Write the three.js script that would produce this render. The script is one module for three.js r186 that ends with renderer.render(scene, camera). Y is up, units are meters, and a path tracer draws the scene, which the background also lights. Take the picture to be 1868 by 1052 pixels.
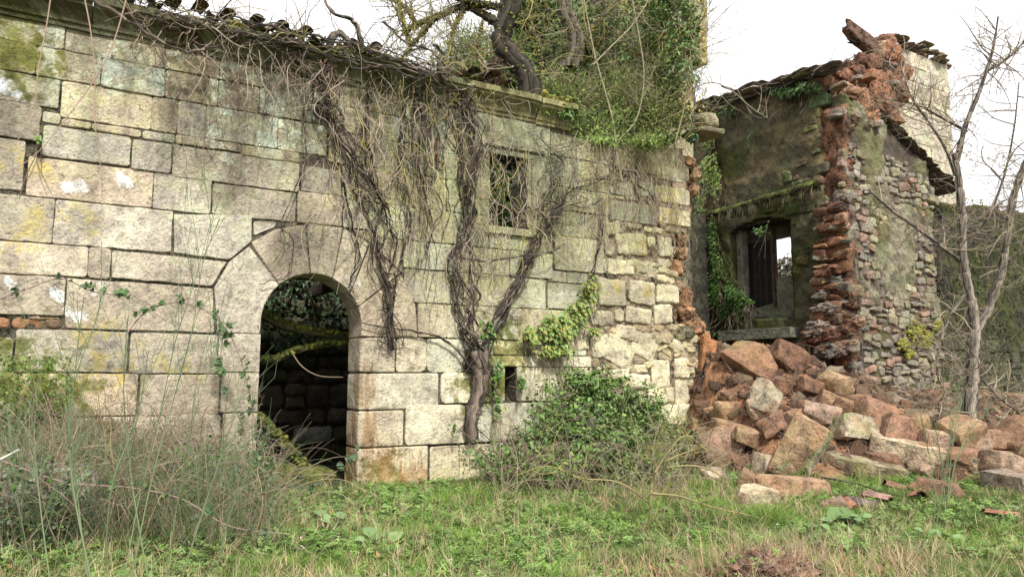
import * as THREE from 'three';

// ---------------------------------------------------------------- camera, sky, sun, exposure
const PW = 1868, PH = 1052, PF = 1350, EYE = 1.5, PITCH = Math.atan(154 / PF);
const scene = new THREE.Scene();
const camera = new THREE.PerspectiveCamera(2 * Math.atan(PH / 2 / PF) * 180 / Math.PI, PW / PH, 0.05, 900);
camera.position.set(0, EYE, 0);
camera.rotation.x = PITCH;
const skyTex = (() => {
  const w = 128, h = 64, d = new Float32Array(w * h * 4);
  for (let j = 0; j < h; j++) for (let i = 0; i < w; i++) {
    const el = ((j + 0.5) / h - 0.5) * Math.PI, k = (j * w + i) * 4;
    const up = Math.max(0, Math.sin(el)), b = el > 0 ? 0.68 + 0.27 * up : 0.25;
    d[k] = b; d[k + 1] = b * 1.0; d[k + 2] = b * 1.02; d[k + 3] = 1;
  }
  const t = new THREE.DataTexture(d, w, h, THREE.RGBAFormat, THREE.FloatType);
  t.mapping = THREE.EquirectangularReflectionMapping; t.magFilter = t.minFilter = THREE.LinearFilter; t.needsUpdate = true;
  return t;
})();
scene.background = skyTex; scene.environment = skyTex;
const sun = new THREE.DirectionalLight(new THREE.Color(1, 0.96, 0.89), 2.6);
sun.position.set(6.5, 17, 3); sun.target.position.set(1.5, 1, -11);
sun.castShadow = true; sun.shadow.radius = 11; sun.shadow.mapSize.set(2048, 2048);
Object.assign(sun.shadow.camera, { left: -16, right: 16, top: 16, bottom: -16, near: 1, far: 60 });
scene.add(sun, sun.target);
const renderer = new THREE.WebGLRenderer({ antialias: true });
renderer.shadowMap.enabled = true;
renderer.toneMapping = THREE.LinearToneMapping;
renderer.toneMappingExposure = 1.9;

// ---------------------------------------------------------------- random, noise
function rngOf(seed) { let a = seed >>> 0; return () => { a = (a + 0x6D2B79F5) | 0; let t = Math.imul(a ^ (a >>> 15), 1 | a); t = (t + Math.imul(t ^ (t >>> 7), 61 | t)) ^ t; return ((t ^ (t >>> 14)) >>> 0) / 4294967296; }; }
let rnd = rngOf(7);
const rr = (a, b) => a + (b - a) * rnd();
const pick = (a) => a[Math.floor(rnd() * a.length)];
const clamp = (x, a = 0, b = 1) => Math.min(b, Math.max(a, x));
const sstep = (a, b, x) => { const t = clamp((x - a) / (b - a)); return t * t * (3 - 2 * t); };
const lerp = (a, b, t) => a + (b - a) * t;
const mix3 = (a, b, t) => [lerp(a[0], b[0], t), lerp(a[1], b[1], t), lerp(a[2], b[2], t)];
const gauss = () => (rnd() + rnd() + rnd() + rnd() - 2) * 0.87;
function hash3(i, j, k) { let h = Math.imul(i, 374761393) + Math.imul(j, 668265263) + Math.imul(k, 2147483647 - 1274126177); h = Math.imul(h ^ (h >>> 13), 1274126177); return ((h ^ (h >>> 16)) >>> 0) / 4294967296; }
function noise3(x, y, z) {                                           // value noise, -1..1
  const i = Math.floor(x), j = Math.floor(y), k = Math.floor(z); let a = x - i, b = y - j, c = z - k;
  a = a * a * (3 - 2 * a); b = b * b * (3 - 2 * b); c = c * c * (3 - 2 * c);
  const g = (p, q, r) => hash3(i + p, j + q, k + r);
  return 2 * lerp(lerp(lerp(g(0, 0, 0), g(1, 0, 0), a), lerp(g(0, 1, 0), g(1, 1, 0), a), b), lerp(lerp(g(0, 0, 1), g(1, 0, 1), a), lerp(g(0, 1, 1), g(1, 1, 1), a), b), c) - 1;
}
const fbm3 = (x, y, z, o = 4) => { let s = 0, a = 0.5; for (let n = 0; n < o; n++) { s += a * noise3(x, y, z); x *= 2.03; y *= 2.03; z *= 2.03; a *= 0.5; } return s; };

// tileable noise fields, sampled by the textures
const FS = 512;
function field(freq, oct, seed, gain = 0.5) {
  const f = new Float32Array(FS * FS); let amp = 1, fr = freq;
  for (let o = 0; o < oct && fr <= FS; o++) {
    for (let j = 0; j < FS; j++) for (let i = 0; i < FS; i++) {
      const x = i / FS * fr, y = j / FS * fr, xi = Math.floor(x), yi = Math.floor(y); let a = x - xi, b = y - yi;
      a = a * a * (3 - 2 * a); b = b * b * (3 - 2 * b);
      const g = (p, q) => hash3((xi + p) % fr, (yi + q) % fr, seed * 31 + o);
      f[j * FS + i] += amp * lerp(lerp(g(0, 0), g(1, 0), a), lerp(g(0, 1), g(1, 1), a), b);
    }
    amp *= gain; fr *= 2;
  }
  let m = 0, s = 0; for (const v of f) m += v; m /= f.length; for (const v of f) s += (v - m) ** 2; s = Math.sqrt(s / f.length);
  for (let n = 0; n < f.length; n++) f[n] = clamp(0.5 + (f[n] - m) / s * 0.2);
  return f;
}
const NA = field(4, 7, 1), NB = field(4, 7, 2), NC = field(8, 6, 3, 0.6), ND = field(32, 4, 4, 0.7), NE = field(128, 2, 5, 0.8);
function smp(f, x, y) {                                              // x, y in tiles
  x = (x - Math.floor(x)) * FS; y = (y - Math.floor(y)) * FS;
  const i = Math.floor(x) % FS, j = Math.floor(y) % FS, a = x - Math.floor(x), b = y - Math.floor(y), i1 = (i + 1) % FS, j1 = (j + 1) % FS;
  return lerp(lerp(f[j * FS + i], f[j * FS + i1], a), lerp(f[j1 * FS + i], f[j1 * FS + i1], a), b);
}
const enc = (c) => { c = clamp(c); return Math.round(255 * (c <= 0.0031308 ? 12.92 * c : 1.055 * c ** (1 / 2.4) - 0.055)); };
function colourTex(w, h, fn, clampEdges = false) {                   // fn(s, t) gives a linear colour
  const d = new Uint8Array(w * h * 4);
  for (let j = 0; j < h; j++) for (let i = 0; i < w; i++) { const c = fn((i + 0.5) / w, (j + 0.5) / h), k = (j * w + i) * 4; d[k] = enc(c[0]); d[k + 1] = enc(c[1]); d[k + 2] = enc(c[2]); d[k + 3] = 255; }
  const t = new THREE.DataTexture(d, w, h); t.colorSpace = THREE.SRGBColorSpace;
  t.magFilter = t.minFilter = THREE.LinearFilter; t.wrapS = t.wrapT = clampEdges ? THREE.ClampToEdgeWrapping : THREE.RepeatWrapping; t.needsUpdate = true; return t;
}
function bumpTex(w, h, fn) {
  const d = new Uint8Array(w * h * 4);
  for (let j = 0; j < h; j++) for (let i = 0; i < w; i++) { const c = Math.round(255 * clamp(fn((i + 0.5) / w, (j + 0.5) / h))), k = (j * w + i) * 4; d[k] = d[k + 1] = d[k + 2] = c; d[k + 3] = 255; }
  const t = new THREE.DataTexture(d, w, h); t.magFilter = t.minFilter = THREE.LinearFilter; t.wrapS = t.wrapT = THREE.RepeatWrapping; t.needsUpdate = true; return t;
}

// ---------------------------------------------------------------- where things stand
const V3 = (x, y, z) => new THREE.Vector3(x, y, z);
const cP = Math.cos(PITCH), sP = Math.sin(PITCH);
function ray(x, y) { const dx = (x - PW / 2) / PF, dy = -(y - PH / 2) / PF; return V3(dx, dy * cP + sP, dy * sP - cP); }
function at(x, y, depth) { const d = ray(x, y); return d.multiplyScalar(depth / -d.z).add(V3(0, EYE, 0)); }
const pxm = (x, y, depth) => PF / (depth / -ray(x, y).z);            // photograph pixels per metre there
// facade frame: u along the wall to the right, v up, w out of the wall towards the meadow
const TH = 30.8 * Math.PI / 180, UX = V3(Math.cos(TH), 0, -Math.sin(TH)), NZ = V3(Math.sin(TH), 0, Math.cos(TH));
const ORG = V3(-1.553, 0, -10.03);
function hitWall(x, y, off = 0) { const d = ray(x, y), o = ORG.clone().addScaledVector(NZ, off).sub(V3(0, EYE, 0)); return d.multiplyScalar(o.dot(NZ) / d.dot(NZ)).add(V3(0, EYE, 0)); }
{ const p = hitWall(0, 680); ORG.copy(p).setY(0); }
const toUV = (p) => { const q = p.clone().sub(ORG); return [q.dot(UX), p.y, q.dot(NZ)]; };
const uv = (x, y, off = 0) => toUV(hitWall(x, y, off));
const wp = (u, v, w = 0) => ORG.clone().addScaledVector(UX, u).addScaledVector(NZ, w).setY(v);
const uAt = (x, v, w = 0) => {                                        // u of the photograph column x at height v on the wall
  let y = 680; for (let n = 0; n < 6; n++) { const q = uv(x, y, w); const s = pxm(x, y, -wp(q[0], q[1], w).z); y += (q[1] - v) * s; } return uv(x, y, w)[0]; };
const U_END = uAt(1252, 2), U_BRK = uAt(1560, 2), U_C1 = uAt(1722, 2), U_L = uAt(1235, 1);
function mound(u, w) {
  const left = sstep(uAtL, uAtL + 0.9, u + 0.16 * Math.max(0, w));
  const top = lerp(1.95, 0.62, sstep(U_END + 1.9, U_BRK + 1.4, u)) * left;
  const reach = lerp(3.5, 5.0, sstep(U_END + 0.3, U_END + 2.5, u)) + 0.35 * Math.sin(u * 1.7);
  if (w < 0) return top * clamp(1 + w * 0.13, 0.3, 1);
  const k = clamp(1 - w / reach);
  return top * (k < 1 ? Math.pow(k, 1.12) : 1);
}
const uAtL = U_L - 0.15;
function groundH(x, z) {
  const q = V3(x, 0, z).sub(ORG), u = q.dot(UX), w = q.dot(NZ);
  let h = 0.05 * noise3(x * 0.7, z * 0.7, 3) + 0.018 * noise3(x * 2.7, z * 2.7, 5);
  h += 0.42 * (1 - sstep(0.6, 3.2, u)) * sstep(3.2, 0.2, w) * (w > -0.6 ? 1 : 0);
  h += 0.10 * (1 - sstep(1.5, 3.6, u)) * sstep(4.2, 2.2, w);
  h += 0.42 * sstep(U_BRK - 1.5, U_BRK + 0.5, u) * sstep(3.5, 0.5, w);
  const m = mound(u, w);
  h += m > 0 ? m + (m > 0.05 ? 0.06 * fbm3(x * 2.1, z * 2.1, 9) : 0) : 0;
  const dm = at(1385, 1030, 5.55); h += 0.2 * Math.exp(-(((x - dm.x) / 0.42) ** 2 + ((z - dm.z) / 0.35) ** 2));
  return h;
}
function onGround(x, y, far = 22) {                                    // the point of the ground that the photograph shows there
  const d = ray(x, y); d.multiplyScalar(1 / -d.z); let t0 = 3;
  for (let t = 3; t < far; t += 0.06) { const p = d.clone().multiplyScalar(t).add(V3(0, EYE, 0)); if (p.y < groundH(p.x, p.z)) break; t0 = t; }
  let a = t0, b = t0 + 0.06; for (let n = 0; n < 8; n++) { const t = (a + b) / 2, p = d.clone().multiplyScalar(t).add(V3(0, EYE, 0)); if (p.y < groundH(p.x, p.z)) b = t; else a = t; }
  const p = d.multiplyScalar(a).add(V3(0, EYE, 0)); p.y = groundH(p.x, p.z); return p;
}

// ---------------------------------------------------------------- things, parts
const names = new Map();
function numbered(name) { const n = names.get(name) || 0; names.set(name, n + 1); return n ? `${name}_${String(n).padStart(3, '0')}` : name; }
function thing(name, label, category, pos = [0, 0, 0], group) {
  const o = new THREE.Group(); o.name = numbered(name); o.position.set(...(pos.isVector3 ? pos.toArray() : pos)); o.userData = { label, category }; if (group) o.userData.group = group; scene.add(o); return o;
}
function put(parent, name, geo, mat, opt = {}) {                      // geometry given in world coordinates
  const o = new THREE.Vector3(); for (let p = parent; p && p !== scene; p = p.parent) o.add(p.position);
  geo.translate(-o.x, -o.y, -o.z);
  const m = new THREE.Mesh(geo, mat); m.name = parent === scene ? numbered(name) : name; m.castShadow = m.receiveShadow = true;
  if (opt.label) m.userData.label = opt.label; if (opt.kind) m.userData.kind = opt.kind; if (opt.category) m.userData.category = opt.category; if (opt.group) m.userData.group = opt.group;
  parent.add(m); return m;
}
// a bag of triangles
class MB {
  constructor() { this.p = []; this.n = []; this.t = []; this.c = []; this.i = []; }
  v(p, n, u, v, c) { this.p.push(p.x, p.y, p.z); this.n.push(n.x, n.y, n.z); this.t.push(u, v); this.c.push(c[0], c[1], c[2]); return this.p.length / 3 - 1; }
  geo() {
    const g = new THREE.BufferGeometry();
    g.setAttribute('position', new THREE.Float32BufferAttribute(this.p, 3)); g.setAttribute('normal', new THREE.Float32BufferAttribute(this.n, 3));
    g.setAttribute('uv', new THREE.Float32BufferAttribute(this.t, 2)); g.setAttribute('color', new THREE.Float32BufferAttribute(this.c, 3)); g.setIndex(this.i); return g;
  }
  get empty() { return !this.i.length; }
}
const smooth = (pts, per = 4) => new THREE.CatmullRomCurve3(pts, false, 'centripetal').getPoints(Math.max(2, (pts.length - 1) * per));
function tube(mb, pts, r0, r1, rad = 5, col = [1, 1, 1], col1 = null, rough = 0.12) {
  if (pts.length < 2) return;
  const T = pts.map((p, k) => pts[Math.min(k + 1, pts.length - 1)].clone().sub(pts[Math.max(k - 1, 0)]).normalize());
  let nrm = V3(0.31, 0.2, 0.9).cross(T[0]).normalize(); if (nrm.lengthSq() < 0.5) nrm = V3(1, 0, 0);
  const base = mb.p.length / 3; let len = 0; const ph = rnd() * 50;
  pts.forEach((p, k) => {
    if (k) len += p.distanceTo(pts[k - 1]);
    nrm.addScaledVector(T[k], -nrm.dot(T[k])).normalize(); const bn = T[k].clone().cross(nrm), f = k / (pts.length - 1), r = lerp(r0, r1, f), c = col1 ? mix3(col, col1, f) : col;
    for (let a = 0; a <= rad; a++) {
      const an = (a % rad) / rad * 2 * Math.PI, d = nrm.clone().multiplyScalar(Math.cos(an)).addScaledVector(bn, Math.sin(an));
      const q = r * (1 + rough * noise3(ph + len * 14, (a % rad) * 3.7, ph));
      const tone = 0.9 + 0.2 * hash3(k >> 1, a % rad, (ph * 100) | 0);
      mb.v(p.clone().addScaledVector(d, q), d, a / rad * Math.max(0.02, r * 6), len, [c[0] * tone, c[1] * tone, c[2] * tone]);
    }
  });
  for (let k = 0; k < pts.length - 1; k++) for (let a = 0; a < rad; a++) { const i = base + k * (rad + 1) + a, j = i + rad + 1; mb.i.push(i, i + 1, j, i + 1, j + 1, j); }
}
// a wandering stem; bend(p, d) may steer the direction
function wander(p0, d0, len, step, wig, bend) {
  const pts = [p0.clone()], d = d0.clone().normalize(), p = p0.clone(), cur = V3(gauss(), gauss(), gauss()).multiplyScalar(wig);
  for (let s = 0; s < len; s += step) {
    cur.multiplyScalar(0.72).add(V3(gauss(), gauss(), gauss()).multiplyScalar(wig * 0.7));
    d.add(cur); if (bend) bend(d, p, s / len); d.normalize(); p.addScaledVector(d, step); pts.push(p.clone());
  }
  return pts;
}
function branch(mb, p, d, len, r, depth, o) {                         // a bare limb with side twigs
  const n = Math.max(4, Math.round(len / (o.step || 0.1))), pts = wander(p, d, len, len / n, o.wig, o.bend);
  tube(mb, pts, r, r * (o.taper || 0.45), depth > 1 ? 6 : 4, o.col, o.col1 || null);
  if (o.tips && depth === 0) o.tips.push(...pts.filter((_, k) => k > 1));
  if (depth <= 0) return;
  const kids = o.kids[Math.min(depth, o.kids.length) - 1];
  for (let k = 0; k < kids; k++) {
    const f = rr(0.25, 1), q = pts[Math.min(pts.length - 1, Math.round(f * (pts.length - 1)))], dd = pts[pts.length - 1].clone().sub(pts[0]).normalize();
    const side = V3(gauss(), gauss() + (o.up || 0), gauss() * (o.flat ?? 1)).normalize();
    branch(mb, q, dd.multiplyScalar(0.75).addScaledVector(side, o.spread || 0.9).normalize(), len * rr(0.35, 0.65), Math.max(o.min || 0.002, r * (1 - 0.5 * f) * rr(0.4, 0.6)), depth - 1, o);
  }
}
// leaves: one shape, many copies
function leafGeo(L, Wd, shape = 'ovate') {
  const prof = { ovate: [[0, 0], [0.18, 0.7], [0.42, 1], [0.72, 0.62], [1, 0]], heart: [[0, 0.15], [0.02, 0.85], [0.3, 1], [0.65, 0.6], [1, 0]], ivy: [[0, 0.1], [0.05, 0.75], [0.3, 1], [0.42, 0.55], [1, 0]], blade: [[0, 0.55], [0.35, 0.9], [0.7, 0.7], [1, 0]] }[shape];
  const p = [], ix = [], tx = []; prof.forEach(([s, w]) => { const z = s * L, drop = -0.22 * L * s * s; p.push(-w * Wd / 2, drop + 0.16 * Wd * w, z, 0, drop, z, w * Wd / 2, drop + 0.16 * Wd * w, z); tx.push(0, s, 0.5, s, 1, s); });
  for (let k = 0; k < prof.length - 1; k++) { const a = k * 3; ix.push(a, a + 3, a + 1, a + 1, a + 3, a + 4, a + 1, a + 4, a + 2, a + 2, a + 4, a + 5); }
  const g = new THREE.BufferGeometry(); g.setAttribute('position', new THREE.Float32BufferAttribute(p, 3)); g.setAttribute('uv', new THREE.Float32BufferAttribute(tx, 2)); g.setIndex(ix); g.computeVertexNormals(); return g;
}
const M4 = new THREE.Matrix4(), Q4 = new THREE.Quaternion(), Q5 = new THREE.Quaternion(), YUP = V3(0, 1, 0), ZF = V3(0, 0, 1);
function scatter(parent, name, geo, mat, list, opt = {}) {            // list of { p, d (leaf direction), n (leaf up) or yaw, s, c }
  const o = new THREE.Vector3(); for (let p = parent; p && p !== scene; p = p.parent) o.add(p.position);
  const m = new THREE.InstancedMesh(geo, mat, list.length), x = V3(), y = V3(), z = V3(), col = new THREE.Color();
  list.forEach((e, k) => {
    if (e.d) { z.copy(e.d).normalize(); x.copy(e.n || YUP).cross(z); if (x.lengthSq() < 1e-4) x.set(1, 0, 0).cross(z); x.normalize(); y.copy(z).cross(x); M4.makeBasis(x, y, z); }
    else { Q4.setFromAxisAngle(YUP, e.yaw || 0); if (e.tilt) { Q5.setFromAxisAngle(x.set(Math.cos(e.ta || 0), 0, Math.sin(e.ta || 0)), e.tilt); Q4.premultiply(Q5); } M4.makeRotationFromQuaternion(Q4); }
    const s = e.s; if (s.length) M4.scale(x.set(s[0], s[1], s[2])); else M4.scale(x.set(s, s, s));
    M4.setPosition(e.p.x - o.x, e.p.y - o.y, e.p.z - o.z); m.setMatrixAt(k, M4); m.setColorAt(k, col.setRGB(e.c[0], e.c[1], e.c[2]));
  });
  m.name = parent === scene ? numbered(name) : name; m.castShadow = m.receiveShadow = true; m.userData.kind = opt.kind || 'stuff';
  if (opt.label) m.userData.label = opt.label; if (opt.category) m.userData.category = opt.category;
  parent.add(m); return m;
}
const rdir = () => { const z = rr(-1, 1), a = rr(0, 6.283), r = Math.sqrt(1 - z * z); return V3(r * Math.cos(a), z, r * Math.sin(a)); };
const tint = (c, k = 0.25) => { const t = 1 + rr(-k, k), h = rr(-k, k) * 0.3; return [c[0] * t * (1 + h), c[1] * t, c[2] * t * (1 - h)]; };
// ---------------------------------------------------------------- surfaces
const FW = 11, FHt = 6;                                              // metres covered by the facade's own map
const spot = (x, y) => uv(x, y);
const YEL = [[75, 405, 0.2], [20, 450, 0.25], [145, 405, 0.24], [190, 640, 0.4], [215, 690, 0.3], [90, 310, 0.15], [330, 660, 0.3], [1225, 330, 0.3], [1220, 400, 0.2], [1170, 455, 0.14], [1180, 530, 0.16], [1120, 530, 0.18], [1230, 370, 0.2], [905, 700, 0.2], [20, 300, 0.2]].map(([x, y, r]) => [...spot(x, y).slice(0, 2), r]);
const WHT = [[8, 157, 0.12], [140, 343, 0.075], [225, 332, 0.075], [143, 575, 0.11], [172, 525, 0.08], [100, 537, 0.06], [28, 515, 0.07], [655, 518, 0.05]].flatMap(([x, y, r], i) => { const q = spot(x, y), o = []; for (let k = 0; k < 7; k++) { const a = hash3(i, k, 1) * 6.28, d = r * 1.1 * hash3(i, k, 2); o.push([q[0] + d * Math.cos(a), q[1] + d * Math.sin(a), r * (0.25 + 0.5 * hash3(i, k, 3))]); } return o; });
const MOSSY = [[15, 85, 0.35], [50, 120, 0.25], [880, 710, 0.35], [905, 690, 0.25], [60, 790, 0.6], [20, 700, 0.5], [120, 830, 0.5], [920, 640, 0.4], [700, 880, 0.3]].map(([x, y, r]) => [...spot(x, y).slice(0, 2), r]);
const BRN = [[668, 710, 0.14, 0.32], [672, 790, 0.13, 0.25], [700, 850, 0.35, 0.3], [760, 860, 0.25, 0.25]].map(([x, y, a, b]) => [...spot(x, y).slice(0, 2), a, b]);
function facadeColour(s, t) {
  const u = s * FW - 0.4, v = t * FHt - 0.4;
  const a = smp(NA, u / 4.1, v / 4.1), b = smp(NB, u / 2.3, v / 2.3), c = smp(NC, u / 0.9, v / 0.9), d = smp(ND, u / 0.7, v / 0.7), e = smp(NE, u / 0.9, v / 0.9), f = smp(NA, u / 0.61 + 0.3, v / 0.61);
  const right = sstep(3.8, 5.6, u);
  let k = mix3([0.44, 0.37, 0.28], [0.52, 0.475, 0.34], clamp(right + (b - 0.5) * 1.2));
  k = mix3(k, [0.34, 0.26, 0.19], 0.6 * sstep(0.55, 0.8, a) * (1 - right));
  // algae, weathering and painted cornice shade: upper courses, under the creepers, near the ground
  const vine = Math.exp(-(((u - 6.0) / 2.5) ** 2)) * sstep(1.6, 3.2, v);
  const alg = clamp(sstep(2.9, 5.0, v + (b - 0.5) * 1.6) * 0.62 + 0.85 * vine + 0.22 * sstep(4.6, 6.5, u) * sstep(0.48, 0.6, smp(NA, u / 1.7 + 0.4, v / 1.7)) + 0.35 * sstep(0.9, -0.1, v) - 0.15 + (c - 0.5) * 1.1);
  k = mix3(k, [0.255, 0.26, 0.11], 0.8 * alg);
  const dark = sstep(0.52, 0.72, a + (c - 0.5) * 0.5 + 0.20 * sstep(3.6, 5.2, v) + 0.10 * sstep(4.6, 5.2, v) - 0.05 - 0.09 * right) ;  // weathering, with shade below the cornice painted in
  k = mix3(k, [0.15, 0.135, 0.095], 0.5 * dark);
  const crust = sstep(0.53, 0.62, f * 0.6 + b * 0.4 + (d - 0.5) * 0.25) * sstep(4.0, 4.9, v + (a - 0.5)) * (1 - 0.8 * sstep(5.0, 6.0, u));
  k = mix3(k, [0.42, 0.46, 0.34], 0.7 * crust);
  for (const [x, y, r] of YEL) { const q = Math.hypot(u - x, v - y) / r; if (q < 1.6) k = mix3(k, [0.37, 0.29, 0.07], 0.7 * sstep(1.4, 0.4, q) * sstep(0.49, 0.6, f * 0.35 + d * 0.35 + c * 0.3)); }
  for (const [x, y, r] of MOSSY) { const q = Math.hypot(u - x, v - y) / r; if (q < 1.8) k = mix3(k, [0.15, 0.15, 0.025], 0.85 * sstep(1.4, 0.5, q + (c - 0.5) * 2)); }
  for (const [x, y, ra, rb] of BRN) { const q = Math.hypot((u - x) / ra, (v - y) / rb); if (q < 1.8) k = mix3(k, [0.26, 0.15, 0.06], 0.7 * sstep(1.2, 0.4, q + (smp(NC, u / 0.3, v / 2.2) - 0.5) * 1.5)); }
  for (const [x, y, r] of WHT) { const q = Math.hypot(u - x, v - y) / r; if (q < 1.4) k = mix3(k, [0.66, 0.655, 0.62], sstep(1.0, 0.8, q + (f - 0.5) * 3.2 + (d - 0.5) * 1.4)); }
  // mineral grain, pits, streaks of rain water
  const grain = 0.93 + 0.38 * (e - 0.5) + 0.42 * (d - 0.5) + 0.62 * (c - 0.5) + 0.35 * (b - 0.5), pit = sstep(0.24, 0.12, d) * 0.28 + sstep(0.24, 0.12, f) * 0.3;
  const streak = 1 - 0.30 * sstep(0.5, 0.72, smp(NB, u / 0.8, v / 7)) * sstep(1.5, 4.5, v);
  const g = 1.25 * grain * (1 - pit) * streak; return [k[0] * g, k[1] * g, k[2] * g];
}
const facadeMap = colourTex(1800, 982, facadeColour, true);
const pitBump = bumpTex(512, 512, (s, t) => 0.45 * smp(NC, s, t) + 0.33 * smp(ND, s, t) + 0.14 * smp(NE, s, t) + 0.12 * smp(NA, s * 2, t * 2));
const at2 = (t, k) => { const c = t.clone(); c.repeat.set(k[0], k[1]); c.needsUpdate = true; return c; };
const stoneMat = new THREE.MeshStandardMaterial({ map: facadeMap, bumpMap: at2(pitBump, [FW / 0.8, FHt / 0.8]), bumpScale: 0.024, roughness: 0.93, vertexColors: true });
// general stone, uv in metres; the tone comes from the vertex colours
const graniteMap = colourTex(512, 512, (s, t) => {
  const a = smp(NA, s, t), c = smp(NC, s, t), d = smp(ND, s, t), e = smp(NE, s, t), k = (0.64 + 0.5 * (c - 0.5) + 0.32 * (d - 0.5) + 0.3 * (e - 0.5) + 0.25 * (a - 0.5)) * (1 - 0.35 * sstep(0.26, 0.14, d));
  const m = mix3([1, 0.96, 0.9], [0.82, 0.86, 0.72], sstep(0.5, 0.7, a)); return [k * m[0], k * m[1], k * m[2]]; });
const rockMat = new THREE.MeshStandardMaterial({ map: graniteMap, bumpMap: pitBump, bumpScale: 0.03, roughness: 0.95, vertexColors: true });
const soilMap = colourTex(512, 512, (s, t) => { const a = smp(NA, s, t), c = smp(NC, s, t), d = smp(ND, s, t), e = smp(NE, s, t), k = 0.55 + 0.9 * (c - 0.5) + 0.8 * (d - 0.5) + 0.5 * (e - 0.5) + 0.3 * (a - 0.5); return [k, k * 0.98, k * 0.95]; });
const soilMat = new THREE.MeshStandardMaterial({ map: soilMap, bumpMap: pitBump, bumpScale: 0.05, roughness: 1, vertexColors: true });
const barkMap = colourTex(128, 256, (s, t) => { const a = smp(NC, s * 0.5, t * 0.08), d = smp(ND, s * 0.5, t * 0.12), c = smp(NA, s, t), k = 0.55 + 0.9 * (a - 0.5) + 0.6 * (d - 0.5) + 0.4 * (c - 0.5); return [k, k, k]; });
const barkBump = bumpTex(128, 256, (s, t) => 0.6 * smp(NC, s * 0.5, t * 0.08) + 0.4 * smp(ND, s * 0.5, t * 0.12));
const barkMat = new THREE.MeshStandardMaterial({ map: at2(barkMap, [6, 2.2]), bumpMap: at2(barkBump, [6, 2.2]), bumpScale: 0.012, roughness: 0.95, vertexColors: true });
const twigMat = new THREE.MeshStandardMaterial({ roughness: 0.9, vertexColors: true });
const leafMat = new THREE.MeshPhysicalMaterial({ color: 0xffffff, roughness: 0.72, transmission: 0.22, thickness: 0, specularIntensity: 0.35 });
const glossLeafMat = new THREE.MeshPhysicalMaterial({ color: 0xffffff, roughness: 0.42, transmission: 0.12, thickness: 0, specularIntensity: 0.5 });
const grassMat = new THREE.MeshPhysicalMaterial({ color: 0xffffff, roughness: 0.8, transmission: 0.3, thickness: 0, specularIntensity: 0.25 });
const dryMat = new THREE.MeshStandardMaterial({ color: 0xffffff, roughness: 0.9 });

// ---------------------------------------------------------------- stone shapes
const cross2 = (a, b, c) => (b[0] - a[0]) * (c[1] - a[1]) - (b[1] - a[1]) * (c[0] - a[0]);
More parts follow.
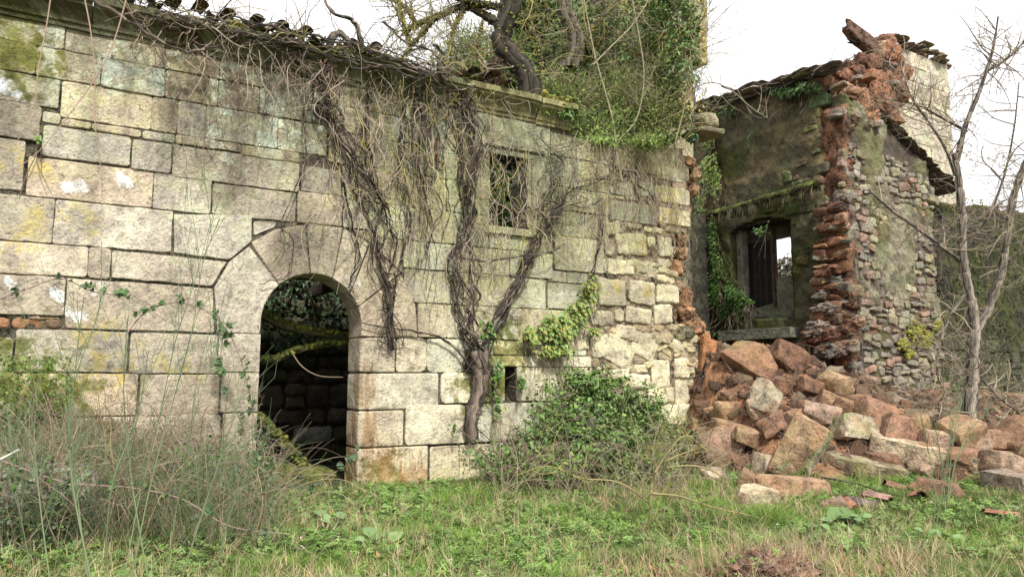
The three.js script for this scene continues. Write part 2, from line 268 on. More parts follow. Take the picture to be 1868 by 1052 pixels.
// a dressed stone set in a wall: outline of [u, v] corners, worn rounded edge, uneven face. frame(u, v, w) gives world points
function wallStone(poly, frame, o = {}) {
  const gap = o.gap ?? 0.0018, bev = o.bev ?? 0.010, depth = o.depth ?? 0.16, round = o.round ?? 0.02, jit = o.jit ?? 0.006, proud = (o.proud ?? 0) + rr(-0.015, 0.014), rough = o.rough ?? 0.010, seg = o.seg ?? 0.13;
  let P = poly.map((p) => [...p]); let area = 0; P.forEach((p, k) => { const q = P[(k + 1) % P.length]; area += p[0] * q[1] - q[0] * p[1]; }); if (area < 0) P.reverse();
  // outline with cut corners and points along the edges
  const out = []; const N = P.length;
  for (let k = 0; k < N; k++) {
    const a = P[(k + N - 1) % N], b = P[k], c = P[(k + 1) % N], la = Math.hypot(a[0] - b[0], a[1] - b[1]), lc = Math.hypot(c[0] - b[0], c[1] - b[1]), r = Math.min(round * rr(0.6, 1.6), la * 0.3, lc * 0.3);
    const sharp = o.keep && o.keep.includes(k);
    if (sharp) out.push([b[0], b[1]]); else { out.push([b[0] + (a[0] - b[0]) / la * r, b[1] + (a[1] - b[1]) / la * r]); if (r > 0.03) out.push([b[0] + ((a[0] - b[0]) / la + (c[0] - b[0]) / lc) * r * 0.3, b[1] + ((a[1] - b[1]) / la + (c[1] - b[1]) / lc) * r * 0.3]); out.push([b[0] + (c[0] - b[0]) / lc * r, b[1] + (c[1] - b[1]) / lc * r]); }
    const n = Math.min(9, Math.floor(lc / seg)); for (let m = 1; m <= n; m++) { const f = m / (n + 1); out.push([lerp(b[0], c[0], f) + rr(-jit, jit), lerp(b[1], c[1], f) + rr(-jit, jit)]); }
  }
  const M = out.length, cx = out.reduce((s, p) => s + p[0], 0) / M, cy = out.reduce((s, p) => s + p[1], 0) / M;
  const nor = out.map((p, k) => { const a = out[(k + M - 1) % M], c = out[(k + 1) % M], l = Math.hypot(c[0] - a[0], c[1] - a[1]) || 1; return [(c[1] - a[1]) / l, -(c[0] - a[0]) / l]; });
  const inset = (d) => out.map((p, k) => [p[0] - nor[k][0] * d, p[1] - nor[k][1] * d]);
  const scale = (f) => out.map((p) => [cx + (p[0] - cx) * f, cy + (p[1] - cy) * f]);
  const sd = rnd() * 100, face = (p, f) => proud + rough * fbm3(p[0] * 4.5, p[1] * 4.5, sd, 3) * 1.6 + (o.bulge || 0) * f;
  const rings = [[inset(gap), () => -depth], [inset(gap), () => proud - bev], [inset(gap + bev * 0.32), (p) => proud - bev * 0.3 + rough * 0.3 * noise3(p[0] * 9, p[1] * 9, sd)], [inset(gap + bev), (p) => face(p, 0.25)], [scale(0.66), (p) => face(p, 0.8)], [scale(0.33), (p) => face(p, 1)]];
  const pos = [], tx = [], col = [], ix = [], tone = o.tone || [1, 1, 1], sc = o.uvScale || [FW, FHt], off = o.uvOff || [0.4, 0.4];
  const add = (p, w, k = 1) => { const q = frame(p[0], p[1], w); pos.push(q.x, q.y, q.z); tx.push((p[0] + off[0] - w * 0.9) / sc[0], (p[1] + off[1] + w * 0.35) / sc[1]); col.push(tone[0] * k, tone[1] * k, tone[2] * k); };
  for (const [r, z] of rings) for (const p of r) add(p, z(p));
  add([cx, cy], face([cx, cy], 1));
  for (let q = 0; q < rings.length - 1; q++) for (let k = 0; k < M; k++) { const a = q * M + k, b = q * M + (k + 1) % M, c = a + M, d = b + M; ix.push(a, b, c, b, d, c); }
  for (let k = 0; k < M; k++) ix.push((rings.length - 1) * M + k, (rings.length - 1) * M + (k + 1) % M, rings.length * M);
  const g = new THREE.BufferGeometry(); g.setAttribute('position', new THREE.Float32BufferAttribute(pos, 3)); g.setAttribute('uv', new THREE.Float32BufferAttribute(tx, 2)); g.setAttribute('color', new THREE.Float32BufferAttribute(col, 3)); g.setIndex(ix); g.computeVertexNormals(); return g;
}
// a loose stone: a warped block with worn edges; colour(p, n) in the block's own axes, p within -1..1
function rockGeo(sx, sy, sz, o = {}) {
  const n = o.seg || 6, g0 = new THREE.BoxGeometry(2, 2, 2, n, n, n), P = g0.attributes.position, w = o.warp ?? 0.22, box = o.box ?? 5, ro = o.rough ?? 0.07, fq = o.freq ?? 1.6;
  const C = []; for (let k = 0; k < 8; k++) C.push([rr(-w, w), rr(-w, w), rr(-w, w)]);
  if (o.taper) for (let k = 0; k < 8; k++) if (k & 1) { C[k][1] -= Math.sign((k & 2) - 1) * o.taper; C[k][2] -= Math.sign((k & 4) - 1) * o.taper; }
  const sd = rnd() * 200, cuts = []; for (let k = 0; k < (o.cuts ?? 3); k++) cuts.push([rdir(), rr(0.88, 1.2)]);
  const keyed = new Map(), pts = [], map = [];
  for (let k = 0; k < P.count; k++) {
    const key = `${Math.round(P.getX(k) * 50)},${Math.round(P.getY(k) * 50)},${Math.round(P.getZ(k) * 50)}`;
    if (!keyed.has(key)) {
      let x = P.getX(k), y = P.getY(k), z = P.getZ(k); const l = (Math.abs(x) ** box + Math.abs(y) ** box + Math.abs(z) ** box) ** (1 / box); x /= l; y /= l; z /= l;
      let a = 0, b = 0, c = 0; for (let m = 0; m < 8; m++) { const f = (m & 1 ? 1 + x : 1 - x) * (m & 2 ? 1 + y : 1 - y) * (m & 4 ? 1 + z : 1 - z) / 8; a += C[m][0] * f; b += C[m][1] * f; c += C[m][2] * f; }
      x += a; y += b; z += c; const v = V3(x, y, z);
      for (const [d, h] of cuts) { const e = v.dot(d) - h; if (e > 0) v.addScaledVector(d, -e * 0.92); }
      const q = 1 + ro * 1.8 * fbm3(v.x * fq + sd, v.y * fq, v.z * fq, 4); v.multiplyScalar(q);
      keyed.set(key, pts.length); pts.push(V3(v.x * sx, v.y * sy, v.z * sz));
    }
    map.push(keyed.get(key));
  }
  const pos = [], ix = g0.index.array, tx = [], col = []; let tone = o.tone || [0.5, 0.5, 0.5];
  // smooth over gentle edges, hard over sharp ones
  const fn = [], on = pts.map(() => []);
  for (let t = 0; t < ix.length; t += 3) { const [A, B, D] = [pts[map[ix[t]]], pts[map[ix[t + 1]]], pts[map[ix[t + 2]]]]; const q = B.clone().sub(A).cross(D.clone().sub(A)); const m = q.length() || 1e-9; fn.push({ n: q.divideScalar(m), a: m }); for (let e = 0; e < 3; e++) on[map[ix[t + e]]].push(t / 3); }
  const nor = [], ou = rnd() * 5, ov = rnd() * 5;
  for (let t = 0; t < ix.length; t += 3) { const F0 = fn[t / 3].n, ax = Math.abs(F0.x) > Math.abs(F0.y) ? (Math.abs(F0.x) > Math.abs(F0.z) ? 0 : 2) : (Math.abs(F0.y) > Math.abs(F0.z) ? 1 : 2);
    for (let e = 0; e < 3; e++) { const id = map[ix[t + e]], p = pts[id], q = V3(); for (const f of on[id]) if (fn[f].n.dot(F0) > 0.62) q.addScaledVector(fn[f].n, fn[f].a); q.normalize();
      pos.push(p.x, p.y, p.z); nor.push(q.x, q.y, q.z); tx.push((ax === 0 ? p.z : p.x) + ou, (ax === 1 ? p.z : p.y) + ov);
      const c = o.colour ? o.colour(V3(p.x / sx, p.y / sy, p.z / sz), q, sd) : tone; col.push(c[0], c[1], c[2]); } }
  const g = new THREE.BufferGeometry(); g.setAttribute('position', new THREE.Float32BufferAttribute(pos, 3)); g.setAttribute('normal', new THREE.Float32BufferAttribute(nor, 3)); g.setAttribute('uv', new THREE.Float32BufferAttribute(tx, 2)); g.setAttribute('color', new THREE.Float32BufferAttribute(col, 3)); return g;
}
const placed = (g, p, rx = 0, ry = 0, rz = 0) => { g.applyMatrix4(new THREE.Matrix4().compose(p, new THREE.Quaternion().setFromEuler(new THREE.Euler(rx, ry, rz, 'YXZ')), V3(1, 1, 1))); return g; };
// ---------------------------------------------------------------- ground
const RED = [0.22, 0.115, 0.062];
{
  const nx = 330, nz = 330, pos = [], col = [], tx = [], ix = [];
  for (let j = 0; j <= nz; j++) for (let i = 0; i <= nx; i++) {
    const a = i / nx * 2 - 1, b = j / nz * 2 - 1, x = 1.5 + 10 * a + 290 * a ** 9, z = -10 + 9 * b + 290 * b ** 9, near = Math.abs(x) < 16 && z > -24 && z < 4;
    const y = near ? groundH(x, z) : 0.3 * noise3(x * 0.05, z * 0.05, 1) * sstep(16, 40, Math.abs(x) + Math.abs(z));
    const q = V3(x, 0, z).sub(ORG), u = q.dot(UX), w = q.dot(NZ), m = mound(u, w), n = fbm3(x * 1.3, z * 1.3, 2);
    let c = mix3([0.075, 0.085, 0.028], [0.12, 0.09, 0.05], clamp(0.4 + n));
    c = mix3(c, RED, clamp(sstep(0.03, 0.25, m + 0.06 * n)) * (Math.abs(w) < 7 && u < U_BRK + 6 ? 1 : 0));
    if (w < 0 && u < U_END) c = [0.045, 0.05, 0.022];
    pos.push(x, y, z); col.push(...c); tx.push(x / 1.6, z / 1.6);
  }
  for (let j = 0; j < nz; j++) for (let i = 0; i < nx; i++) { const k = j * (nx + 1) + i; ix.push(k, k + nx + 1, k + 1, k + 1, k + nx + 1, k + nx + 2); }
  const g = new THREE.BufferGeometry(); g.setAttribute('position', new THREE.Float32BufferAttribute(pos, 3)); g.setAttribute('uv', new THREE.Float32BufferAttribute(tx, 2)); g.setAttribute('color', new THREE.Float32BufferAttribute(col.map((v) => v * 1.6), 3)); g.setIndex(ix); g.computeVertexNormals();
  put(scene, 'ground', g, soilMat, { kind: 'structure' });
}

// ---------------------------------------------------------------- the ashlar facade with the arched doorway
const facade = thing('stone_facade', 'long roofless facade of pale granite ashlar with an arched doorway', 'ruined wall', ORG.clone());
const V = { top: 5.17, r1: 4.92, r2: 4.60, r3: 4.21, s3: 4.11, r4: 3.75, r5: 3.34, r6: 2.86, r7: 2.52, r8: 1.965, r9: 1.505, r10: 1.03, r11: 0.52, r12: -0.03, foot: -0.35 };
const E = (v) => uv(400, 680 - (v - 1.5) * 156.5)[1];                 // height scale of the courses
const facadeTone = (x) => { const k = rr(0.76, 1.16) - (rnd() < 0.15 ? 0.12 : 0), h = rr(-0.07, 0.05); return [k * (1 + h), k, k * (1 - h * 1.2)]; };
function stonePoly(poly, o = {}) { put(facade, 'stone', wallStone(poly, wp, { tone: facadeTone(), ...o }), stoneMat); }
function course(vt, vb, xs, o = {}) {
  vt = E(vt); vb = E(vb);
  const us = xs.map((x) => uAt(x, (vt + vb) / 2));
  for (let k = 0; k < us.length - 1; k++) { const j = () => rr(-0.004, 0.004); stonePoly([[us[k], vb + j()], [us[k + 1], vb + j()], [us[k + 1], vt + j()], [us[k], vt + j()]], o); }
}
const T = (x, y) => uv(x, y).slice(0, 2);
function rect(x0, y0, x1, y1, o) { const a = T(x0, y0), b = T(x1, y1); stonePoly([[a[0], b[1]], [b[0], b[1]], [b[0], a[1]], [a[0], a[1]]], o); }
function blob(x0, y0, x1, y1, tilt = 0, o = {}) {                      // a rubble stone of the broken right end
  const a = T(x0, y0), b = T(x1, y1), cx = (a[0] + b[0]) / 2, cy = (a[1] + b[1]) / 2, hx = (b[0] - a[0]) / 2, hy = (a[1] - b[1]) / 2, n = 4 + Math.floor(rnd() * 2), p = [];
  for (let k = 0; k < 4; k++) { const sx = [-1, 1, 1, -1][k], sy = [-1, -1, 1, 1][k], x = hx * sx * rr(0.86, 1.03), y = hy * sy * rr(0.86, 1.03); p.push([cx + x * Math.cos(tilt) - y * Math.sin(tilt), cy + x * Math.sin(tilt) + y * Math.cos(tilt)]); }
  stonePoly(p, { gap: -0.001, bev: 0.024, round: 0.035, jit: 0.014, rough: 0.03, proud: 0.006, bulge: 0.006, seg: 0.09, ...o });
}
// left of the arch, course by course
course(V.top, V.r1, [-40, 118, 205, 300, 400, 480, 572]);
course(V.r1, V.r2, [-40, 65, 184, 301, 397, 473, 574]);
course(V.r2, 4.29, [-40, 108]); course(V.r2, V.r3, [110, 276, 323, 375, 507, 597]);
course(4.285, 3.915, [-40, 73]); rect(77, 201, 109, 226, { rough: 0.02 }); course(4.195, V.s3, [111, 166, 257], { bev: 0.012 }); course(4.205, 4.10, [259, 319, 439], { bev: 0.012 }); course(4.2, 4.07, [441, 547], { bev: 0.012 });
course(V.s3 - 0.01, V.r4 + 0.02, [76, 238]); course(V.s3 - 0.03, V.r4, [240, 312]); course(4.085, V.r4 - 0.03, [314, 546]); course(4.06, V.r4 - 0.01, [549, 622]);
course(3.905, V.r5 + 0.04, [-40, 43]); course(V.r4, V.r5, [48, 279, 385]); course(3.71, 3.345, [387, 540]); course(3.735, 3.35, [542, 624]);
course(V.r5 - 0.01, V.r6, [-40, 97, 314]);
stonePoly([T(316, 476 - 10), T(418, 474), T(459, 440), T(459, 392), T(316, 390)].map((p, k) => k === 0 ? [p[0], E(V.r6)] : p));
stonePoly([T(462, 431), T(502, 413), T(505, 404), T(462, 403)], { rough: 0.02, proud: -0.02 });
course(V.r6 - 0.005, V.r7, [-40, 160, 201]); stonePoly([T(203, 507), T(386, 522), T(414, 477), T(203, 456)]);
course(V.r7 - 0.01, 2.10, [-40, 118]); stonePoly([[uAt(119, 2.2), E(V.r8 + 0.01)], [uAt(393, 2.2), E(V.r8)], T(388, 526), [uAt(119, 2.4), E(V.r7 - 0.01)]]);
for (const [a, b, c, d] of [[-20, 578, 18, 600], [20, 577, 78, 601], [80, 580, 114, 600], [52, 576, 110, 583]]) blob(a, b, c, d, 0, { tone: pick([[0.6, 0.36, 0.24], [0.42, 0.33, 0.28], [0.85, 0.75, 0.65]]), proud: -0.02 });
course(V.r8 - 0.1, V.r9 - 0.05, [-40, 22], { rough: 0.02 }); course(V.r8 - 0.01, V.r9, [25, 232]); course(V.r8 - 0.02, V.r9 - 0.01, [236, 396]);
course(V.r9 - 0.01, V.r10, [-40, 30, 120, 250]); course(V.r9 - 0.02, V.r10 - 0.02, [253, 400]);
course(V.r10 - 0.01, V.r11, [-40, 75, 180, 300, 401]); course(V.r11 - 0.01, V.r12, [-40, 110, 240, 330, 415]); course(V.r12 - 0.01, V.foot, [-40, 150, 300, 440]);

// the arch: voussoirs and jamb stones go right through the wall
const UL = uAt(474, 1.7), UR = uAt(657, 1.7), CU = (UL + UR) / 2, RAD = (UR - UL) / 2, ARCH_V = T(565, 499)[1] - RAD, THK = 0.5;
const inner = (deg) => [CU + RAD * Math.cos(deg * Math.PI / 180), ARCH_V + RAD * Math.sin(deg * Math.PI / 180)];
const arc = (a, b) => { const r = []; const n = Math.max(2, Math.round(Math.abs(b - a) / 9)); for (let k = 0; k <= n; k++) r.push(inner(lerp(a, b, k / n))); return r; };
const vb = E(V.r8);
const angOf = (x, y) => { const p = T(x, y); return Math.atan2(p[1] - ARCH_V, p[0] - CU) * 180 / Math.PI; };
const A1 = angOf(511, 521), A2 = angOf(567, 499), A3 = angOf(610, 503), A4 = angOf(645, 530), A5 = angOf(654, 560);
const bigV = { depth: THK, jit: 0.002, seg: 0.3, round: 0.008, bev: 0.016, rough: 0.007, gap: 0.003 };
stonePoly([[UL, vb], ...arc(180, A1), T(455, 448), T(418, 476), T(390, 524), [uAt(396, vb), vb]], bigV);
stonePoly([...arc(A1, A2), T(556, 408), T(503, 417), T(456, 442)], bigV);
stonePoly([...arc(A2, A3), T(626, 415), T(558, 406)], bigV);
stonePoly([...arc(A3, A4), T(674, 443), T(627, 416)], bigV);
stonePoly([...arc(A4, A5), T(731, 498), T(676, 444)], bigV);
stonePoly([...arc(A5, 0), [UR, vb], [uAt(762, vb), vb], T(758, 556), T(732, 500)], bigV);
for (const [a, b, x] of [[vb, E(V.r9), 397], [E(V.r9), E(V.r10), 402], [E(V.r10), E(V.r11), 404], [E(V.r11), V.foot, 418]]) stonePoly([[UL, b], [UL, a], [uAt(x, (a + b) / 2), a], [uAt(x, (a + b) / 2), b]], { ...bigV, keep: [0, 1] });
// right pier, its front corner chamfered
const CH = 0.055;
function pier(a, b, x) {
  const f = (u, v, w) => wp(u < UR + CH ? UR + (u - UR) * 1.0 : u, v, w > -0.2 && u < UR + CH ? Math.min(w, w - (UR + CH - u)) : w);
  put(facade, 'stone', wallStone([[UR, b], [uAt(x, (a + b) / 2), b], [uAt(x, (a + b) / 2), a], [UR, a]], f, { ...bigV, gap: 0.004, bev: 0.02, round: 0.02, rough: 0.011, tone: facadeTone() }), stoneMat);
}
pier(vb, E(V.r9), 721); pier(E(V.r9) - 0.005, E(1.015), 801); pier(E(1.01), E(0.53), 737); pier(E(0.525), -0.3, 781);
course(V.r8, V.r9, [723, 779, 849], { round: 0.06, bulge: 0.02 }); course(V.r9, 1.08, [804, 862, 897], { round: 0.06 }); course(1.07, 0.53, [739, 850], { round: 0.06, bulge: 0.015 }); course(1.07, 0.53, [852, 897, 930, 985, 1040, 1100]);
course(0.5, -0.05, [784, 838, 900, 960, 1040, 1110, 1180]);
// above and right of the arch
course(V.top, 4.88, [574, 640, 715, 800, 869]); course(4.88, 4.55, [600, 665, 745, 815, 868]); course(4.55, 4.15, [599, 683, 760, 830, 862, 891]); course(4.15, 3.71, [625, 685, 755, 815, 862, 891]); course(3.71, 3.35, [626, 688]); course(3.71, 3.265, [688, 755, 828, 892]);
stonePoly([T(676, 442), T(700, 466), T(733, 497), [uAt(734, 3.2), E(3.255)], [uAt(690, 3.3), E(3.335)], [uAt(640, 3.3), E(3.335)]], { depth: 0.1, proud: -0.006, round: 0.01 });
course(3.26, 2.895, [736, 826, 866, 930, 1008]); course(2.89, 2.44, [738, 828, 866, 930, 997]); course(2.435, 1.975, [762, 816, 848, 915, 944, 1000, 1070]);
course(3.57, 3.27, [893, 960, 1008]);
// window: lintel, moulded jambs, sill
const WL = uAt(893, 4.1), WR = uAt(962, 4.1), WB = E(3.585), WT = E(4.61);
stonePoly([[uAt(868, 4.9), WT], [uAt(1004, 4.9), WT], [uAt(1004, 4.9), E(5.16)], [uAt(868, 4.9), E(5.16)]], { proud: 0.02, depth: 0.45, jit: 0.002, label: 'lintel' });
put(facade, 'lintel_moulding', wallStone([[WL - 0.2, WT + 0.1], [WR + 0.32, WT + 0.1], [WR + 0.32, WT + 0.19], [WL - 0.2, WT + 0.19]], wp, { proud: 0.055, depth: 0.1, bev: 0.02, jit: 0.001 }), stoneMat);
stonePoly([[WR, WB], [uAt(1004, 4), WB], [uAt(1004, 4), 4.0], [WR, 4.0]], { depth: 0.45, proud: 0.01 }); stonePoly([[WR, 4.0], [uAt(1004, 4.3), 4.0], [uAt(1004, 4.3), WT], [WR, WT]], { depth: 0.45, proud: 0.01 });
put(facade, 'window_moulding', wallStone([[WR + 0.06, WB], [WR + 0.13, WB], [WR + 0.13, WT], [WR + 0.06, WT]], wp, { proud: 0.05, depth: 0.1, bev: 0.02, jit: 0.001 }), stoneMat);
put(facade, 'window_sill', wallStone([[WL - 0.1, WB - 0.12], [WR + 0.2, WB - 0.12], [WR + 0.2, WB], [WL - 0.1, WB]], wp, { proud: 0.05, depth: 0.5 }), stoneMat);
stonePoly([[WL - 0.24, WB], [WL, WB], [WL, 4.05], [WL - 0.24, 4.05]], { depth: 0.45, proud: 0.012 }); stonePoly([[WL - 0.24, 4.05], [WL, 4.05], [WL, WT], [WL - 0.24, WT]], { depth: 0.45, proud: 0.012 });
// between window and broken end
course(5.08, 4.75, [1006, 1052, 1115, 1160]); course(4.74, 4.3, [1006, 1060, 1112, 1150]); course(4.29, 3.95, [1006, 1044, 1110]); course(3.94, 3.56, [1010, 1068, 1111]);
course(3.55, 3.04, [1012, 1102], { tone: [1.02, 1.03, 1.02] }); course(3.02, 2.86, [1000, 1035, 1072], { rough: 0.02 }); course(2.84, 2.45, [999, 1088]);
course(5.08, 4.72, [1162, 1205, 1258], { tone: [0.8, 0.76, 0.7] });
rect(1112, 335, 1140, 364); rect(1142, 332, 1164, 366); rect(1166, 330, 1194, 360); rect(1114, 364, 1201, 411); rect(1199, 300, 1250, 334); rect(1197, 336, 1260, 375); rect(1203, 377, 1260, 414); rect(1196, 262, 1246, 298, { tone: [0.85, 0.8, 0.75] });
const endStones = [[1103, 401, 1135, 431, .25], [1140, 405, 1172, 420, 0], [1175, 411, 1213, 428, 0], [1214, 414, 1240, 426, 0], [1123, 422, 1180, 469, .04], [1181, 431, 1196, 453, 0], [1200, 431, 1228, 470, .08], [1104, 433, 1122, 468, 0], [1100, 470, 1108, 500, 0], [1109, 470, 1160, 503, .03], [1161, 474, 1200, 507, -.05], [1201, 470, 1221, 500, 0], [1199, 502, 1232, 516, -.1],
  [1091, 505, 1145, 563, .03], [1148, 508, 1195, 557, -.03], [1196, 516, 1241, 555, 0], [1141, 559, 1190, 593, -.06], [1193, 554, 1228, 592, .1], [1078, 564, 1120, 596, 0], [1121, 564, 1139, 588, .1], [1124, 592, 1163, 619, -.1], [1078, 607, 1113, 653, .1], [1104, 618, 1158, 669, -.45], [1152, 602, 1202, 655, -.35],
  [1190, 654, 1225, 708, .03], [1231, 651, 1260, 691, 0], [1233, 692, 1263, 740, .02], [1149, 682, 1188, 711, -.06], [1182, 707, 1230, 737, .05], [1151, 664, 1184, 681, .1], [1113, 672, 1150, 695, .1], [1200, 738, 1262, 775, 0], [1140, 714, 1180, 745, 0], [1229, 618, 1243, 640, 0], [1064, 598, 1078, 620, 0], [1040, 570, 1076, 600, 0], [1030, 604, 1075, 640, .05]];
endStones.forEach(([a, b, c, d, t]) => blob(a, b, c, d, t, { tone: mix3([1.0, 0.98, 0.93], [0.62, 0.6, 0.6], rnd() ** 2.2 * 0.9) }));
for (const [x0, y0, x1, y1, n] of [[1203, 596, 1266, 650, 34], [1262, 650, 1292, 745, 30], [1140, 396, 1230, 412, 6], [1126, 470, 1232, 510, 10], [1070, 590, 1230, 620, 18], [1080, 650, 1230, 720, 24]]) for (let k = 0; k < n; k++) { const x = rr(x0, x1), y = rr(y0, y1), w = rr(5, 13), h = rr(4, 9); blob(x - w, y - h, x + w, y + h, rr(-0.5, 0.5), { seg: 0.3, bev: 0.02, proud: -0.012, tone: tint([0.72, 0.66, 0.55], 0.25) }); }
// low courses behind the bush, with the little slit opening
const SL = uAt(922, 1.4), SR = uAt(942, 1.4);
course(1.965, 1.76, [848, 900, 917, 957, 1000, 1070]); course(1.75, 1.59, [870, 915, 963, 1010, 1080]); course(1.585, 1.09, [900, 921], { depth: 0.4 }); course(1.585, 1.09, [943, 976, 1020, 1080], { depth: 0.4 });

// rubble core and mortar behind the faces
{
  const S = new THREE.Shape(), e = [[1045, 262], [1246, 270], [1250, 300], [1258, 414], [1232, 422], [1236, 455], [1220, 500], [1233, 520], [1230, 560], [1224, 595], [1262, 610], [1290, 650], [1290, 745], [1290, 880]].map(([x, y]) => T(x, y));
  S.moveTo(-0.5, -0.5); S.lineTo(-0.5, E(5.46)); S.lineTo(e[0][0], E(5.46)); e.forEach((p) => S.lineTo(p[0], p[1])); S.lineTo(e[e.length - 1][0], -0.5); S.closePath();
  const h1 = new THREE.Path(); h1.moveTo(UL - 0.03, -0.48); h1.lineTo(UL - 0.03, ARCH_V); h1.absarc(CU, ARCH_V, RAD + 0.03, Math.PI, 0, true); h1.lineTo(UR + 0.11, ARCH_V - 0.06); h1.lineTo(UR + 0.11, -0.48); h1.closePath();
  const box = (a, b, c, d) => { const p = new THREE.Path(); p.moveTo(a, b); p.lineTo(a, d); p.lineTo(c, d); p.lineTo(c, b); p.closePath(); return p; };
  S.holes.push(h1, box(WL, WB, WR, WT), box(SL, E(1.09), SR, E(1.585)));
  const g = new THREE.ExtrudeGeometry(S, { depth: 0.42, bevelEnabled: false, curveSegments: 20 }), P = g.attributes.position, c = [], t = [];
  for (let k = 0; k < P.count; k++) { const u = P.getX(k), v = P.getY(k), w = P.getZ(k) - 0.445, q = wp(u, v, w); P.setXYZ(k, q.x, q.y, q.z); const f = sstep(6.9, 8.2, u); c.push(...mix3([0.15, 0.13, 0.09], [0.46, 0.37, 0.25], f)); t.push(u - w, v); }
  g.setAttribute('uv', new THREE.Float32BufferAttribute(t, 2)); g.setAttribute('color', new THREE.Float32BufferAttribute(c, 3)); g.computeVertexNormals();
  put(facade, 'mortar_core', g, soilMat);
}
// moulded cornice in long pieces
{
  const CB = E(5.165);
  const prof = [[-0.3, 0.0], [0.03, 0], [0.035, 0.045], [0.06, 0.06], [0.075, 0.12], [0.12, 0.185], [0.19, 0.225], [0.2, 0.235], [0.2, 0.265], [0.235, 0.275], [0.24, 0.36], [0.2, 0.375], [-0.3, 0.37]];
  const cuts = [-60, 165, 330, 540, 690, 838, 975, 1040].map((x) => uAt(x, 5.3));
  for (let k = 0; k < cuts.length - 1; k++) {
    const a = cuts[k] + 0.003, b = cuts[k + 1] - 0.003, n = 10, g = new MB(), off = rr(-0.012, 0.012), drop = rr(-0.012, 0.012) - (k === 6 ? 0.02 : 0), sd = rnd() * 30, tone = facadeTone().map((x, i) => x * (k > 4 ? [0.9, 0.88, 0.7] : [0.4, 0.41, 0.3])[i]);
    for (let q = 0; q < prof.length - 1; q++) { const st = g.p.length / 3, [w0, v0] = prof[q], [w1, v1] = prof[q + 1], nn = NZ.clone().multiplyScalar(v1 - v0).addScaledVector(YUP, -(w1 - w0)).normalize();
      for (let m = 0; m <= n; m++) for (const [w, v] of [[w0, v0], [w1, v1]]) { const u = lerp(a, b, m / n), wear = 0.014 * fbm3(u * 5, v * 9 + w * 9, sd, 3) - (m === 0 || m === n ? 0.008 : 0); const p = wp(u, CB + v + drop + wear * 0.4, w + off + (w > 0.05 ? wear : 0)); g.v(p, nn, (u + 0.4 + w) / FW, (4.95 + v + 0.4 - w * 0.5) / FHt, tone); }
      for (let m = 0; m < n; m++) { const i = st + m * 2; g.i.push(i, i + 2, i + 1, i + 1, i + 2, i + 3); } }
    for (const [u, s] of [[a, -1], [b, 1]]) { const st = g.p.length / 3; for (const [w, v] of prof) g.v(wp(u, CB + v + drop, w + off), UX.clone().multiplyScalar(s), (u + w + 0.4) / FW, (5.2 + v) / FHt, [0.6, 0.58, 0.5]); for (let q = 1; q < prof.length - 1; q++) g.i.push(st, st + q, st + q + 1); }
    put(facade, 'cornice', g.geo(), stoneMat);
  }
  // curved clay tiles left on the edge, mossy
  const tile = (u, w, v, len, flip, c) => {
    const g = new MB(), R = 0.085, st = 0; const n = 8, yaw = rr(-0.08, 0.08);
    for (const sh of [0, 1]) for (let m = 0; m <= 3; m++) for (let q = 0; q <= n; q++) { const an = Math.PI * (0.06 + 0.88 * q / n), r = (R - m * 0.004) - sh * 0.014, y = Math.sin(an) * r * (flip ? -1 : 1) + (flip ? R : 0), uu = u + Math.cos(an) * r + yaw * m * 0.1, ww = w + 0.2 - m / 3 * len; g.v(wp(uu, v + y - sh * 0.0 + m * 0.03, ww), UX.clone().multiplyScalar(Math.cos(an)).addScaledVector(YUP, Math.sin(an) * (flip ? -1 : 1)).multiplyScalar(sh ? -1 : 1), q / n * 0.3, m * 0.13, tint(c, 0.2)); }
    const L = n + 1; for (const sh of [0, 1]) for (let m = 0; m < 3; m++) for (let q = 0; q < n; q++) { const i = sh * 4 * L + m * L + q; g.i.push(i, i + 1, i + L, i + 1, i + L + 1, i + L); }
    for (let q = 0; q < n; q++) g.i.push(q, q + 4 * L, q + 1, q + 1, q + 4 * L, q + 4 * L + 1);
    put(facade, 'roof_tile', g.geo(), rockMat);
  };
  const ts = [uAt(60, 5.6), uAt(690, 5.6)], te = [uAt(836, 5.6), uAt(905, 5.6)];
  for (const [a, b] of [ts, te]) { let k = 0; for (let u = a; u < b; u += 0.155) { const c = mix3([0.30, 0.20, 0.12], [0.13, 0.14, 0.04], rnd()); if (rnd() > 0.12) tile(u + rr(-0.02, 0.02), 0.09 + rr(-0.05, 0.05), CB + 0.38 + (k % 2 ? 0.07 : 0.0) + rr(0, 0.02), 0.5, !(k % 2), c); k++; } }
  // moss cushions along the top edge
  const m = []; for (let k = 0; k < 1500; k++) { const u = pick([rr(0, uAt(700, 5.5)), rr(uAt(690, 5.5), uAt(1040, 5.5))]); if (noise3(u * 2.2, 4, 1) < -0.1) continue; m.push({ p: wp(u, CB + 0.365 + rr(0, 0.08), rr(-0.2, 0.22)), s: rr(0.012, 0.045), yaw: rr(0, 6), c: tint(pick([[0.13, 0.14, 0.02], [0.2, 0.17, 0.03], [0.09, 0.1, 0.02]]), 0.3) }); }
  scatter(facade, 'moss', new THREE.IcosahedronGeometry(1, 1), dryMat, m);
}
